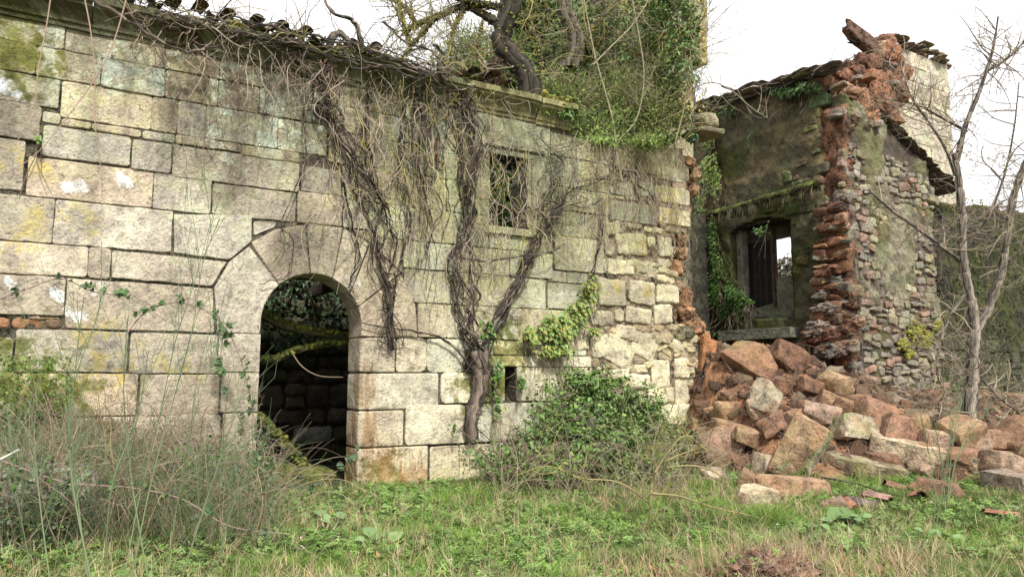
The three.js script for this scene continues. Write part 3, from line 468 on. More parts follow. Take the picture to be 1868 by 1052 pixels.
// torn end of the facade: ochre earth and lumps of core
for (const [x, y, w, h, c, d] of [[1236, 436, 13, 14, 0, .1], [1238, 462, 16, 12, 1, .12], [1230, 490, 12, 16, 0, .1], [1244, 545, 14, 20, 0, .15], [1252, 575, 20, 16, 0, .1], [1262, 596, 26, 14, 0, .05], [1230, 520, 12, 12, 2, .1], [1262, 318, 10, 16, 1, .06], [1262, 346, 6, 12, 1, .08], [1240, 340, 10, 26, 2, .25], [1250, 296, 16, 10, 0, .05], [1244, 390, 14, 24, 2, .3], [1276, 620, 18, 18, 0, .1], [1222, 455, 12, 24, 2, .25], [1222, 560, 12, 28, 2, .25], [1242, 606, 24, 12, 3, .0]]) {
  const p = hitWall(x, y, -d - 0.08), s = pxm(x, y, -p.z), col = [[0.44, 0.25, 0.13], [0.52, 0.33, 0.19], [0.33, 0.22, 0.14], [0.3, 0.27, 0.16]][c];
  put(facade, 'earth_lump', placed(rockGeo(w / s, h / s, 0.16, { tone: tint(col, 0.12), rough: 0.22, freq: 2.3, box: 3, seg: 7 }), p, 0, TH, rr(-0.2, 0.2)), soilMat, c === 0 ? { label: 'ochre earth core laid bare at the torn end' } : {});
}
// ---------------------------------------------------------------- the collapsed end of the house: cross wall, torn wall, walls beyond
// a rough wall slab: displaced front, plain back, closed rim. f(u, v, w) gives world points
function slab(f, u0, u1, v0, vTop, nx, ny, thick, disp, colour, holes = null) {
  const g = new MB(), id = [], up = YUP;
  const F = (i, j, back) => { const u = lerp(u0, u1, i / nx), vt = vTop(u), v = lerp(v0, vt, j / ny), edge = i === 0 || j === 0 || i === nx || j === ny; return [u, v, back ? -thick : (edge ? -0.04 : 0) + disp(u, v)]; };
  for (const back of [0, 1]) for (let j = 0; j <= ny; j++) for (let i = 0; i <= nx; i++) { const [u, v, w] = F(i, j, back), p = f(u, v, w); g.v(p, up, u - w, v, back ? [0.12, 0.1, 0.07] : colour(u, v, w)); }
  const R = nx + 1, B = R * (ny + 1), hole = (i, j) => { if (!holes) return false; const u = lerp(u0, u1, (i + 0.5) / nx), v = lerp(v0, vTop(u), (j + 0.5) / ny); return holes(u, v); };
  for (let j = 0; j < ny; j++) for (let i = 0; i < nx; i++) { if (hole(i, j)) continue; const a = j * R + i; g.i.push(a, a + 1, a + R, a + 1, a + R + 1, a + R, B + a, B + a + R, B + a + 1, B + a + 1, B + a + R, B + a + R + 1);
    for (const [di, dj, p, q] of [[-1, 0, a + R, a], [1, 0, a + 1, a + R + 1], [0, -1, a, a + 1], [0, 1, a + R + 1, a + R]]) { const x = i + di, y = j + dj; if (x < 0 || y < 0 || x >= nx || y >= ny || hole(x, y)) g.i.push(p, B + p, q, q, B + p, B + q); } }
  const geo = g.geo(); geo.computeVertexNormals(); return geo;
}
// irregular rubble masonry: calls make(polygon) for each stone
function rubbleCourses(u0, u1, v0, v1, h0, h1, w0, w1, make) {
  let v = v0; while (v < v1) { const h = rr(h0, h1); let u = u0 + rr(-0.1, 0); while (u < u1) { const w = rr(w0, w1), j = () => rr(-0.025, 0.025), two = h > (h0 + h1) / 2 && rnd() < 0.25;
    const q = (a, b, c, d) => make([[a + j(), b + j()], [c + j(), b + j()], [c + j(), d + j()], [a + j(), d + j()]]);
    if (two) { q(u, v, u + w * 0.8, v + h / 2 - 0.01); q(u, v + h / 2, u + w * 0.8, v + h - 0.01); u += w * 0.8 + 0.02; } else { q(u, v, u + w, v + h - 0.012); u += w + 0.015; } } v += h; }
}
const GREY = [0.27, 0.235, 0.18];
const UB = uAt(1503, 2, -0.7);
function hitB(x, y) { const d = ray(x, y), o = wp(UB, 0, 0).sub(V3(0, EYE, 0)); return toUV(d.multiplyScalar(o.dot(UX) / d.dot(UX)).add(V3(0, EYE, 0))); }
const frB = (a, v, o) => wp(UB - o, v, a);
// cross wall, dark and mossy, with a deep window
{
  const wall = thing('cross_wall', 'dark mossy inner wall of rough stone with a deep arched window niche', 'ruined wall', wp(UB, 0, -3));
  const b0 = hitB(1290, 196), b1 = hitB(1510, 132), slope = (b1[1] - b0[1]) / (b1[2] - b0[2]), topB = (a) => b0[1] + slope * (a - b0[2]);
  const h0 = hitB(1336, 560), h1 = hitB(1447, 560), hb = hitB(1390, 582)[1], ht = hitB(1390, 400)[1], hm = (h0[2] + h1[2]) / 2, hw = (h1[2] - h0[2]) / 2;
  const niche = (a, v) => v > hb && Math.abs(a - hm) < hw && v < ht - 0.16 * ((a - hm) / hw) ** 2;
  const colB = (a, v) => { const n = fbm3(a * 1.6, v * 1.6, 4), m = fbm3(a * 5, v * 5, 14), up = sstep(3.6, 5.2, v); let c = mix3([0.20, 0.165, 0.105], [0.34, 0.25, 0.15], sstep(-0.05, 0.4, n + 0.5 * m) * up); c = mix3(c, [0.235, 0.225, 0.165], (1 - up) * sstep(0.0, 0.5, n + 0.2)); c = mix3(c, [0.12, 0.125, 0.025], clamp(sstep(0.0, 0.3, fbm3(a * 1.1, v * 0.9, 24) + 0.05 + 0.35 * sstep(2.5, 3.8, v) * sstep(5.6, 4.3, v)))); const d = 1 - 0.3 * sstep(0.1, 0.4, fbm3(a * 3, v * 4, 34)); return c.map((x, i) => x * d * [0.72, 0.78, 0.68][i]); };
  put(wall, 'rubble_face', slab(frB, -7, -0.55, -0.2, topB, 120, 150, 0.6, (a, v) => 0.05 * fbm3(a * 3, v * 4, 6) + 0.03 * fbm3(a * 9, v * 11, 16), colB, niche), rockMat);
  let cnt = 0; rubbleCourses(-4.9, -0.7, 3.6, 7.4, 0.16, 0.3, 0.2, 0.5, (poly) => { const [a, v] = poly[0]; if (cnt > 150 || v > topB(a) - 0.35 || niche(a, v) || niche(poly[2][0], poly[2][1]) || fbm3(a * 1.3, v * 1.3, 44) < -0.08) return; cnt++; put(wall, 'stone', wallStone(poly, frB, { depth: 0.12, round: 0.07, bev: 0.04, jit: 0.02, rough: 0.03, proud: rr(-0.015, 0.035), seg: 0.14, uvScale: [1, 1], tone: colB(a, v).map((x) => x * rr(1.0, 1.7)) }), rockMat); });
  // ledge with moss
  const l0 = hitB(1262, 404), l1 = hitB(1500, 336), g = new MB();
  { const n = 60, m = 8; for (let i = 0; i <= n; i++) { const f = i / n, a = lerp(l0[2], l1[2], f), v = lerp(l0[1], l1[1], f); for (let k = 0; k <= m; k++) { const an = k / m * Math.PI, o = 0.05 + (0.12 + 0.05 * noise3(a * 4, 1, 2)) * Math.sin(an), h = v + 0.10 * Math.cos(an) * (1 + 0.5 * noise3(a * 3, 3, k)); g.v(frB(a, h, o + 0.02 * noise3(a * 11, k, 3)), YUP, a, h, tint(k < 4 ? [0.15, 0.19, 0.03] : [0.1, 0.1, 0.03], 0.3)); } } for (let i = 0; i < n; i++) for (let k = 0; k < m; k++) { const q = i * (m + 1) + k; g.i.push(q, q + 1, q + m + 1, q + 1, q + m + 2, q + m + 1); } }
  const ge = g.geo(); ge.computeVertexNormals(); put(wall, 'mossy_ledge', ge, soilMat);
  const dg = []; for (let k = 0; k < 900; k++) { const f = rnd(), a = lerp(l0[2], l1[2], f), v = lerp(l0[1], l1[1], f) + rr(-0.12, 0.05); dg.push({ p: frB(a, v, rr(0.02, 0.17)), d: V3(0, -1, 0).addScaledVector(UX, -rr(0, 0.9)).addScaledVector(NZ, rr(-0.5, 0.5)), s: rr(0.3, 1.3) * (0.5 + 0.9 * Math.abs(noise3(a * 3, 8, 8))), c: tint(pick([[0.22, 0.18, 0.11], [0.15, 0.12, 0.07], [0.1, 0.12, 0.04]])) }); }
  scatter(wall, 'hanging_grass', leafGeo(0.24, 0.006, 'blade'), dryMat, dg);
  // plaster reveals, timber boards and stone parapet in the niche
  const pl = (n, poly, o, m = rockMat, lab) => put(wall, n, wallStone(poly, frB, { uvScale: [1, 1], jit: 0.004, ...o }), m, lab ? { label: lab } : {});
  const win0 = lerp(h0[2], h1[2], 0.55), win1 = lerp(h0[2], h1[2], 0.98), vs = hitB(1430, 508)[1] + 0.12;
  pl('parapet_stone', [[h0[2], hb], [h1[2], hb], [h1[2], vs], [win0, vs], [win0 - 0.05, hb + 0.25], [h0[2], hb + 0.25]], { proud: -0.42, depth: 0.62, tone: [0.26, 0.27, 0.2] });
  for (let k = 0; k < 4; k++) { const a = lerp(h0[2], win0, k / 4), b = lerp(h0[2], win0, (k + 1) / 4) - 0.012; pl('board', [[a, hb + 0.2], [b, hb + 0.2], [b, ht], [a, ht]], { proud: -0.48, depth: 0.53, round: 0.004, bev: 0.006, rough: 0.003, tone: tint([0.03, 0.023, 0.02], 0.3) }, barkMat); }
  pl('plaster_reveal', [[h0[2] + 0.02, hb + 0.22], [h0[2] + 0.2, hb + 0.22], [h0[2] + 0.2, ht - 0.1], [h0[2] + 0.02, ht - 0.1]], { proud: -0.2, depth: 0.4, tone: [0.3, 0.28, 0.24] });
  pl('stone_header', [[h0[2], ht - 0.42], [h1[2], ht - 0.42], [h1[2], ht + 0.05], [h0[2], ht + 0.05]], { proud: -0.45, depth: 0.58, tone: [0.13, 0.12, 0.09] });
  pl('timber_post', [[win0 - 0.07, hb + 0.3], [win0 + 0.02, hb + 0.3], [win0 + 0.02, ht], [win0 - 0.07, ht]], { proud: -0.38, depth: 0.5, round: 0.01, bev: 0.01, tone: [0.16, 0.09, 0.06] }, barkMat);
  pl('timber_lintel', [[h0[2] - 0.1, ht - 0.08], [h1[2] + 0.1, ht - 0.08], [h1[2] + 0.1, ht + 0.1], [h0[2] - 0.1, ht + 0.1]], { proud: -0.06, depth: 0.5, round: 0.01, bev: 0.01, tone: [0.09, 0.06, 0.045] }, barkMat);
  const s0 = hitB(1326, 612), s1 = hitB(1458, 598);
  pl('stone_shelf', [[s0[2], s1[1] - 0.22], [s1[2], s1[1] - 0.22], [s1[2], s1[1] + 0.02], [s0[2], s1[1] + 0.02]], { proud: 0.3, depth: 0.45, tone: [0.27, 0.28, 0.22] });
  // slates and dead vine on the wall top
  for (let k = 0; k < 34; k++) { const a = lerp(b0[2] - 0.2, b1[2] + 0.2, (k + 0.5) / 34), v = topB(a) + rr(0.0, 0.06); put(wall, 'roof_slate', placed(rockGeo(rr(0.15, 0.32), rr(0.018, 0.035), rr(0.2, 0.3), { tone: tint(pick([[0.3, 0.26, 0.22], [0.24, 0.2, 0.18], [0.36, 0.3, 0.22]])), rough: 0.12, seg: 3, warp: 0.1 }), frB(a, v + (k % 3) * 0.045, rr(-0.15, 0.12)), rr(-0.1, 0.1), TH + Math.PI / 2, -Math.atan(slope) * -1 + rr(-0.05, 0.05)), rockMat); }
}
// fallen dead vine lying along that roof edge
{
  const a = hitB(1285, 205), b = hitB(1590, 104), o = thing('dead_vine', 'grey dead vine stems lying along the sloping slate edge of the mossy wall', 'vine', frB(a[2], a[1], 0)), g = new MB();
  for (let k = 0; k < 9; k++) { const pts = [], n = 22, f0 = rr(0, 0.25), f1 = rr(0.65, 1), h = rr(-0.02, 0.16), ph = rr(0, 9); for (let i = 0; i <= n; i++) { const f = lerp(f0, f1, i / n); pts.push(frB(lerp(a[2], b[2], f), lerp(a[1], b[1], f) + h + 0.07 * noise3(f * 14, ph, 1) - 0.03, 0.12 + 0.09 * noise3(f * 12, ph, 2))); } tube(g, pts, rr(0.018, 0.04), 0.012, 6, [0.34, 0.27, 0.23], [0.26, 0.2, 0.17]); }
  put(o, 'stem', g.geo(), barkMat); const t = new MB(); for (let k = 0; k < 60; k++) { const f = rnd(); branch(t, frB(lerp(a[2], b[2], f), lerp(a[1], b[1], f) + 0.08, 0.12), V3(gauss(), gauss() * 0.6 + 0.1, gauss()), rr(0.2, 0.6), 0.007, 1, { wig: 0.25, kids: [2], col: [0.3, 0.23, 0.19], step: 0.06 }); } put(o, 'twig', t.geo(), twigMat, { kind: 'stuff' });
  const c = new MB(); const P = [[1330, 160], [1365, 176], [1382, 208], [1402, 219], [1420, 214]].map(([x, y]) => { const q = hitB(x, y); return frB(q[2], q[1], 0.25); }); tube(c, smooth(P, 6), 0.03, 0.012, 6, [0.26, 0.2, 0.15]); put(o, 'stem', c.geo(), barkMat);
}
// torn wall: face of rubble and old plaster, red earth in its broken section
{
  const wall = thing('torn_wall', 'tall torn wall of rubble stone with flaking plaster and a red earth section', 'ruined wall', wp(U_BRK, 0, 0));
  const p1 = T(1598, 206), p2 = T(1742, 346), topC = (u) => u < p1[0] ? p1[1] + (p1[0] - u) * 0.25 : p1[1] + (p2[1] - p1[1]) * (u - p1[0]) / (p2[0] - p1[0]);
  const plaster = (u, v) => sstep(-0.02, 0.14, fbm3(u * 1.1 + 3, v * 0.8, 61) + 0.06 * sstep(2.9, 4.6, v) - 0.34 * sstep(3.2, 1.8, v) - 0.2);
  const colC = (u, v, w) => { const n = fbm3(u * 2, v * 2, 5), k = plaster(u, v); let c = mix3([0.14, 0.115, 0.09], mix3([0.36, 0.335, 0.245], [0.25, 0.25, 0.16], sstep(-0.2, 0.3, n)), k); c = mix3(c, [0.17, 0.17, 0.05], 0.7 * sstep(0.12, 0.35, fbm3(u * 1.3, v * 1.1, 71))); c = mix3(c, [0.3, 0.14, 0.09], 0.6 * sstep(0.25, 0.4, fbm3(u * 2.2, v * 1.8, 81)) * (1 - k)); return c.map((x) => x * 0.95); };
  put(wall, 'plaster', slab(wp, U_BRK + 0.14, U_C1, 0, topC, 90, 150, 0.66, (u, v) => lerp(-0.05, 0.012, plaster(u, v)) + 0.045 * fbm3(u * 6, v * 6, 7) + 0.02 * noise3(u * 17, v * 19, 8), colC), rockMat);
  const stoneC = (poly) => { const xs = poly.map((p) => p[0]), ys = poly.map((p) => p[1]), cx = (Math.min(...xs) + Math.max(...xs)) / 2, cy = (Math.min(...ys) + Math.max(...ys)) / 2 + rr(-0.05, 0.05), hx = (Math.max(...xs) - Math.min(...xs)) / 2, hy = (Math.max(...ys) - Math.min(...ys)) / 2 * rr(0.75, 1.15), t = rr(-0.2, 0.2), m = 4 + Math.floor(rnd() * 2.4), o = rr(0, 6.28), q = []; for (let k = 0; k < m; k++) { const a = o + k / m * 6.283, x = Math.sign(Math.cos(a)) * Math.abs(Math.cos(a)) ** 0.32 * hx * rr(0.78, 1.12), y = Math.sign(Math.sin(a)) * Math.abs(Math.sin(a)) ** 0.32 * hy * rr(0.78, 1.15); q.push([cx + x * Math.cos(t) - y * Math.sin(t), cy + x * Math.sin(t) + y * Math.cos(t)]); } return q; };
  let n = 0; rubbleCourses(U_BRK + 0.02, U_C1 - 0.05, 0.3, 6.6, 0.12, 0.27, 0.15, 0.5, (poly) => { const [u, v] = poly[0]; if (v > topC(u) - 0.3 || u + 0.15 > U_C1 || n >= 290 || (plaster(u + 0.1, v + 0.08) > 0.8 && rnd() > 0.15)) return; n++; const t = pick([[0.36, 0.33, 0.28], [0.3, 0.26, 0.22], [0.42, 0.38, 0.3], [0.27, 0.24, 0.2], [0.34, 0.3, 0.2], [0.36, 0.24, 0.19]]); put(wall, 'stone', wallStone(stoneC(poly), wp, { depth: 0.14, round: 0.022, bev: 0.02, gap: 0.001, jit: 0.018, rough: 0.03, bulge: 0.008, proud: rr(-0.03, 0.012), seg: 0.1, uvScale: [1, 1], tone: tint(t.map((x) => x * 1.15), 0.2) }), rockMat); });
  // slates on the falling top edge
  for (let k = 0; k < 17; k++) { const u = lerp(p1[0] - 0.1, p2[0] + 0.1, (k + 0.5) / 17); put(wall, 'roof_slate', placed(rockGeo(rr(0.14, 0.24), rr(0.02, 0.04), 0.42, { tone: tint([0.13, 0.11, 0.09]), rough: 0.15, seg: 3, warp: 0.12 }), wp(u, topC(u) + 0.02 + rr(0, 0.05), -0.28), 0, TH, Math.atan((p2[1] - p1[1]) / (p2[0] - p1[0])) + rr(0, 0.18)), rockMat); }
  // the section: red earth with stones in courses
  const RE = [[0.40, 0.2, 0.115], [0.44, 0.235, 0.14], [0.33, 0.155, 0.09], [0.46, 0.29, 0.19], [0.26, 0.125, 0.075], [0.42, 0.31, 0.24], [0.36, 0.31, 0.26], [0.3, 0.26, 0.22]];
  const earth = (x, y, wpx, hpx, a, kind = 0) => { const p = hitWall(x, y, a), s = pxm(x, y, -p.z); put(wall, kind ? 'core_stone' : 'earth_lump', placed(rockGeo(wpx / 2 / s, hpx / 2 / s, kind ? 0.16 : 0.2, { tone: tint(pick(RE).map((v) => v * 1.0), 0.22), rough: kind ? 0.1 : 0.3, freq: 2.4, box: kind ? 9 : 3.2, seg: kind ? 5 : 7, warp: 0.3 }), p, rr(-0.15, 0.15), TH, rr(-0.16, 0.16)), kind ? rockMat : soilMat); };
  put(wall, 'earth_core', slab((a, v, o) => wp(U_BRK - 0.02 - o, v, a), -0.66, 0.0, 0.3, () => 7.2, 14, 90, 0.3, (a, v) => 0.10 * fbm3(a * 5, v * 2.5, 91) + 0.05 * fbm3(a * 12, v * 9, 92) - 0.08 * sstep(4, 7, v), (a, v) => { const f = fbm3(a * 3, v * 3, 93); return mix3([0.38, 0.19, 0.11], [0.22, 0.11, 0.065], sstep(-0.2, 0.3, f)); }), soilMat, { label: 'raw red earth inside the torn wall' });
  for (let y = 185; y < 640; y += rr(7, 15)) { const k = (y - 185) / 455, xl = lerp(1512, 1494, sstep(0, 0.4, k)) + 10 * noise3(y * 0.02, 3, 1), xr = 1549 + 7 * noise3(y * 0.02, 7, 1) - (k > 0.75 ? 6 : 0); let x = xl + rr(0, 8); while (x < xr - 8) { const w = Math.min(rr(16, 42), (xr - x) * 1.5), f = (x - xl) / (xr - xl); earth(x + w / 2 - 8, y, w, rr(6, 20), -0.62 * (1 - f) - 0.02 + rr(-0.05, 0.06), rnd() < 0.55 ? 1 : 0); x += w * rr(0.6, 1); } }
  for (const [x, y, w, h, a] of [[1540, 175, 60, 40, -0.3], [1570, 190, 56, 44, -0.2], [1600, 180, 60, 50, -0.2], [1560, 160, 50, 30, -0.4], [1600, 150, 60, 50, -0.3], [1622, 130, 46, 56, -0.3], [1606, 98, 44, 44, -0.3], [1624, 98, 40, 44, -0.2], [1640, 130, 26, 50, -0.15], [1586, 215, 40, 36, -0.1], [1620, 190, 44, 60, -0.2], [1636, 165, 30, 50, -0.1], [1614, 78, 36, 26, -0.3], [1530, 205, 40, 40, -0.45]]) earth(x, y, w, h, a);
  for (let k = 0; k < 26; k++) earth(rr(1525, 1640), rr(140, 230), rr(12, 30), rr(7, 14), rr(-0.3, 0.06), 1);
  for (let k = 0; k < 30; k++) { const y = rr(560, 652), f = (y - 560) / 92, x = lerp(1548 - rr(0, 1) * lerp(44, 78, f), 1556, 0.0), w = rr(24, 60); earth(x, y, w, rr(10, 26), lerp(-0.45, 0.12, clamp((x - 1460) / 90)) - 0.1, rnd() < 0.35 ? 1 : 0); }
  for (const [x, y, w, h, a] of [[1530, 140, 60, 34, -0.5], [1510, 152, 60, 34, -0.6], [1556, 132, 60, 34, -0.45], [1580, 120, 56, 40, -0.4]]) earth(x, y, w, h, a);
  // cushions of moss
  const m = []; for (const [x, y, r] of [[1672, 605, 26], [1690, 620, 20], [1650, 628, 14], [1712, 595, 12], [1660, 645, 10]]) for (let k = 0; k < 160; k++) { const q = hitWall(x + gauss() * r * 0.6, y + gauss() * r * 0.6, rr(0, 0.06)); m.push({ p: q, s: rr(0.02, 0.05), c: tint(pick([[0.17, 0.17, 0.02], [0.24, 0.21, 0.03], [0.11, 0.12, 0.02]]), 0.25) }); }
  scatter(wall, 'moss', new THREE.IcosahedronGeometry(1, 1), dryMat, m);
  const gr = []; for (let k = 0; k < 900; k++) { const u = rr(U_BRK, U_C1), v = rr(0.4, 5.5), f = fbm3(u * 2, v * 1.4, 33); if (f < 0.05) continue; gr.push({ p: wp(u, v, 0.03), d: V3(gauss() * 0.5, rr(-1, 0.4), gauss() * 0.5).addScaledVector(NZ, 0.5), n: NZ, s: rr(0.4, 1), c: tint([0.09, 0.12, 0.035]) }); }
  scatter(wall, 'small_leaves', leafGeo(0.05, 0.035, 'ovate'), leafMat, gr);
}
// broken timber sticking out of the wall top
{
  const p = hitWall(1552, 74, -0.3), q = hitWall(1625, 98, -0.3), o = thing('broken_beam', 'rotten brown roof beam with a splintered end jutting from the red wall top', 'beam', q.clone());
  const L = q.distanceTo(p), s = pxm(1590, 88, -q.z); const g = rockGeo(L / 2 + 0.15, 13 / s, 0.12, { tone: [0.2, 0.12, 0.08], seg: 8, rough: 0.14, freq: 3, taper: -0.15, box: 5, warp: 0.14 }); put(o, 'timber', placed(g, p.clone().lerp(q, 0.5), 0, TH, -0.31), soilMat);
  for (let k = 0; k < 7; k++) { const t = new MB(); tube(t, [p.clone().lerp(q, 0.2), p.clone().add(V3(rr(-0.12, 0.06), rr(-0.02, 0.1), rr(-0.1, 0.1)))], 0.035, 0.006, 5, [0.16, 0.1, 0.075]); put(o, 'splinter', t.geo(), barkMat); }
}
// pale gable of another building behind
{
  const w = -1.5, a = uAt(1632, 6, w), b = uAt(1748, 6, w), vt = toUV(hitWall(1690, 104, w))[1], o = thing('ashlar_gable', 'pale dressed stone gable wall standing behind the torn wall', 'building', wp(a, 0, w)), fr = (u, v, k) => wp(u, v, w + k);
  put(o, 'mortar_core', slab(fr, a - 0.25, b - 0.02, 0, () => vt - 0.02, 8, 8, 0.5, () => -0.02, () => [0.55, 0.5, 0.42]), soilMat);
  let v = vt; let k = 0; while (v > 3.2) { const h = rr(0.36, 0.46); let u = a - 0.25; while (u < b - 0.05) { let l = rr(0.55, 0.95); if (u + l > b - 0.3) l = b - u; put(o, 'stone', wallStone([[u, v - h], [u + l, v - h], [u + l, v], [u, v]], fr, { uvScale: [1, 1], gap: 0.004, bev: 0.012, rough: 0.006, tone: tint([0.8, 0.73, 0.6], 0.1) }), rockMat); u += l; } v -= h; }
  for (let q = 0; q < 46; q++) { const u = lerp(a, b + 0.15, rnd()), y = vt + rr(0.0, 0.34) * (0.4 + 0.6 * Math.sin(Math.PI * clamp((u - a) / (b - a)))); put(o, 'roof_slate', placed(rockGeo(rr(0.08, 0.2), rr(0.02, 0.05), rr(0.1, 0.25), { seg: 3, rough: 0.2, tone: tint(pick([[0.38, 0.26, 0.18], [0.3, 0.24, 0.19], [0.42, 0.33, 0.22]])) }), fr(u, y, rr(-0.4, 0.1)), rr(-0.3, 0.3), rr(0, 3), rr(-0.3, 0.3)), rockMat); }
}
// mossy wall at the far right
{
  const w = -0.45, a = uAt(1716, 3, w), b = a + 7, q0 = toUV(hitWall(1722, 377, w)), fr = (u, v, k) => wp(u, v, w + k), o = thing('mossy_wall', 'dark wall thickly covered in green moss at the right edge', 'ruined wall', fr(a, 0, 0)), top = (u) => q0[1] + 0.10 + 0.05 * noise3(u * 3, 1, 1) + 0.05 * (u - a);
  const col = (u, v) => { const n = fbm3(u * 1.4, v * 1.4, 7), m = fbm3(u * 4, v * 4, 8); let c = mix3([0.085, 0.08, 0.05], [0.10, 0.115, 0.022], sstep(-0.25, 0.15, n + 0.3 * m)); c = mix3(c, [0.16, 0.15, 0.10], 0.8 * sstep(1.7, 0.9, v + 0.3 * n)); return c.map((x) => x * 0.7); };
  put(o, 'moss_cover', slab(fr, a, b, -0.1, top, 130, 110, 0.6, (u, v) => 0.07 * fbm3(u * 2.2, v * 2.2, 17) + 0.04 * fbm3(u * 8, v * 8, 18), col), soilMat);
  rubbleCourses(a + 0.05, a + 4, 0.2, 2.3, 0.26, 0.36, 0.4, 0.8, (p) => put(o, 'stone', wallStone(p, fr, { uvScale: [1, 1], round: 0.04, bev: 0.03, proud: rr(-0.02, 0.05), rough: 0.02, tone: tint([0.095, 0.1, 0.055], 0.3) }), rockMat));
  const lv = []; for (let k = 0; k < 2600; k++) { const u = lerp(a, a + 3.4, rnd()), v = rr(0.7, top(u) + 0.12), f = fbm3(u * 1.6, v * 1.6, 27); if (f < 0.0 && v < top(u) - 0.2) continue; lv.push({ p: fr(u, v, rr(0.02, 0.14)), d: V3(gauss(), rr(-1, 0.3), gauss()).addScaledVector(NZ, 0.5), n: NZ, s: rr(0.5, 1.3), c: tint(v > top(u) - 0.15 ? [0.2, 0.19, 0.05] : pick([[0.045, 0.062, 0.015], [0.06, 0.085, 0.02], [0.035, 0.045, 0.012]])) }); }
  scatter(o, 'creeper_leaves', leafGeo(0.06, 0.045, 'ovate'), leafMat, lv);
}
// ashlar tower stub behind the end of the facade
{
  const w = -1.0, o = thing('tower_stub', 'tall lichen spotted ashlar pier with a projecting corbel rising behind the facade end', 'ruined wall', wp(uAt(1265, 4, w), 0, w)), fr = (u, v, k) => wp(u, v, w + k), vAt = (y) => toUV(hitWall(1260, y, w))[1], ua = uAt(1120, 7, w);
  put(o, 'rubble_core', slab(fr, ua, uAt(1262, 6, w), 0, () => vAt(-60), 10, 20, 0.9, () => -0.03, () => [0.3, 0.27, 0.17]), soilMat);
  const ys = [-60, -12, 48, 108, 150, 196, 250, 300];
  for (let k = 0; k < ys.length - 1; k++) { const vt = vAt(ys[k]) - 0.004, vb2 = vAt(ys[k + 1]), xr = ys[k + 1] <= 110 ? 1292 : 1266, xs = k % 2 ? [1120, 1176, 1236, xr] : [1120, 1150, 1204, xr]; for (let q = 0; q < xs.length - 1; q++) { const a = uAt(xs[q], (vt + vb2) / 2, w), b = uAt(xs[q + 1], (vt + vb2) / 2, w); put(o, 'stone', wallStone([[a, vb2], [b, vb2], [b, vt], [a, vt]], fr, { uvScale: [1, 1], depth: q === xs.length - 2 ? 0.8 : 0.2, gap: 0.005, rough: 0.012, tone: tint(pick([[0.62, 0.56, 0.38], [0.54, 0.5, 0.34], [0.66, 0.56, 0.32]]), 0.1) }), rockMat); } }
  const lich = []; for (let k = 0; k < 380; k++) { const q = hitWall(rr(1195, 1290), rr(-20, 240), w + 0.02); if (noise3(q.x * 4, q.y * 4, 2) < 0.0) continue; lich.push({ p: q, s: [rr(0.01, 0.035), rr(0.01, 0.035), 0.008], yaw: TH, c: tint([0.42, 0.32, 0.05], 0.3) }); } scatter(o, 'lichen', new THREE.IcosahedronGeometry(1, 1), dryMat, lich);
  const p = hitWall(1286, 222, -0.1), s = pxm(1286, 222, -p.z); 
  const c = thing('coping_stone', 'mossy block lying on a flat slab at the top corner of the facade end', 'stone', p.clone()); put(c, 'block', placed(rockGeo(22 / s, 14 / s, 0.2, { tone: [0.46, 0.42, 0.28], seg: 6 }), p, 0, TH, 0.05), rockMat); put(c, 'slab', placed(rockGeo(34 / s, 5 / s, 0.3, { tone: [0.36, 0.33, 0.22], seg: 6, box: 7, warp: 0.08 }), hitWall(1284, 245, -0.12), 0, TH, 0.03), rockMat);
}
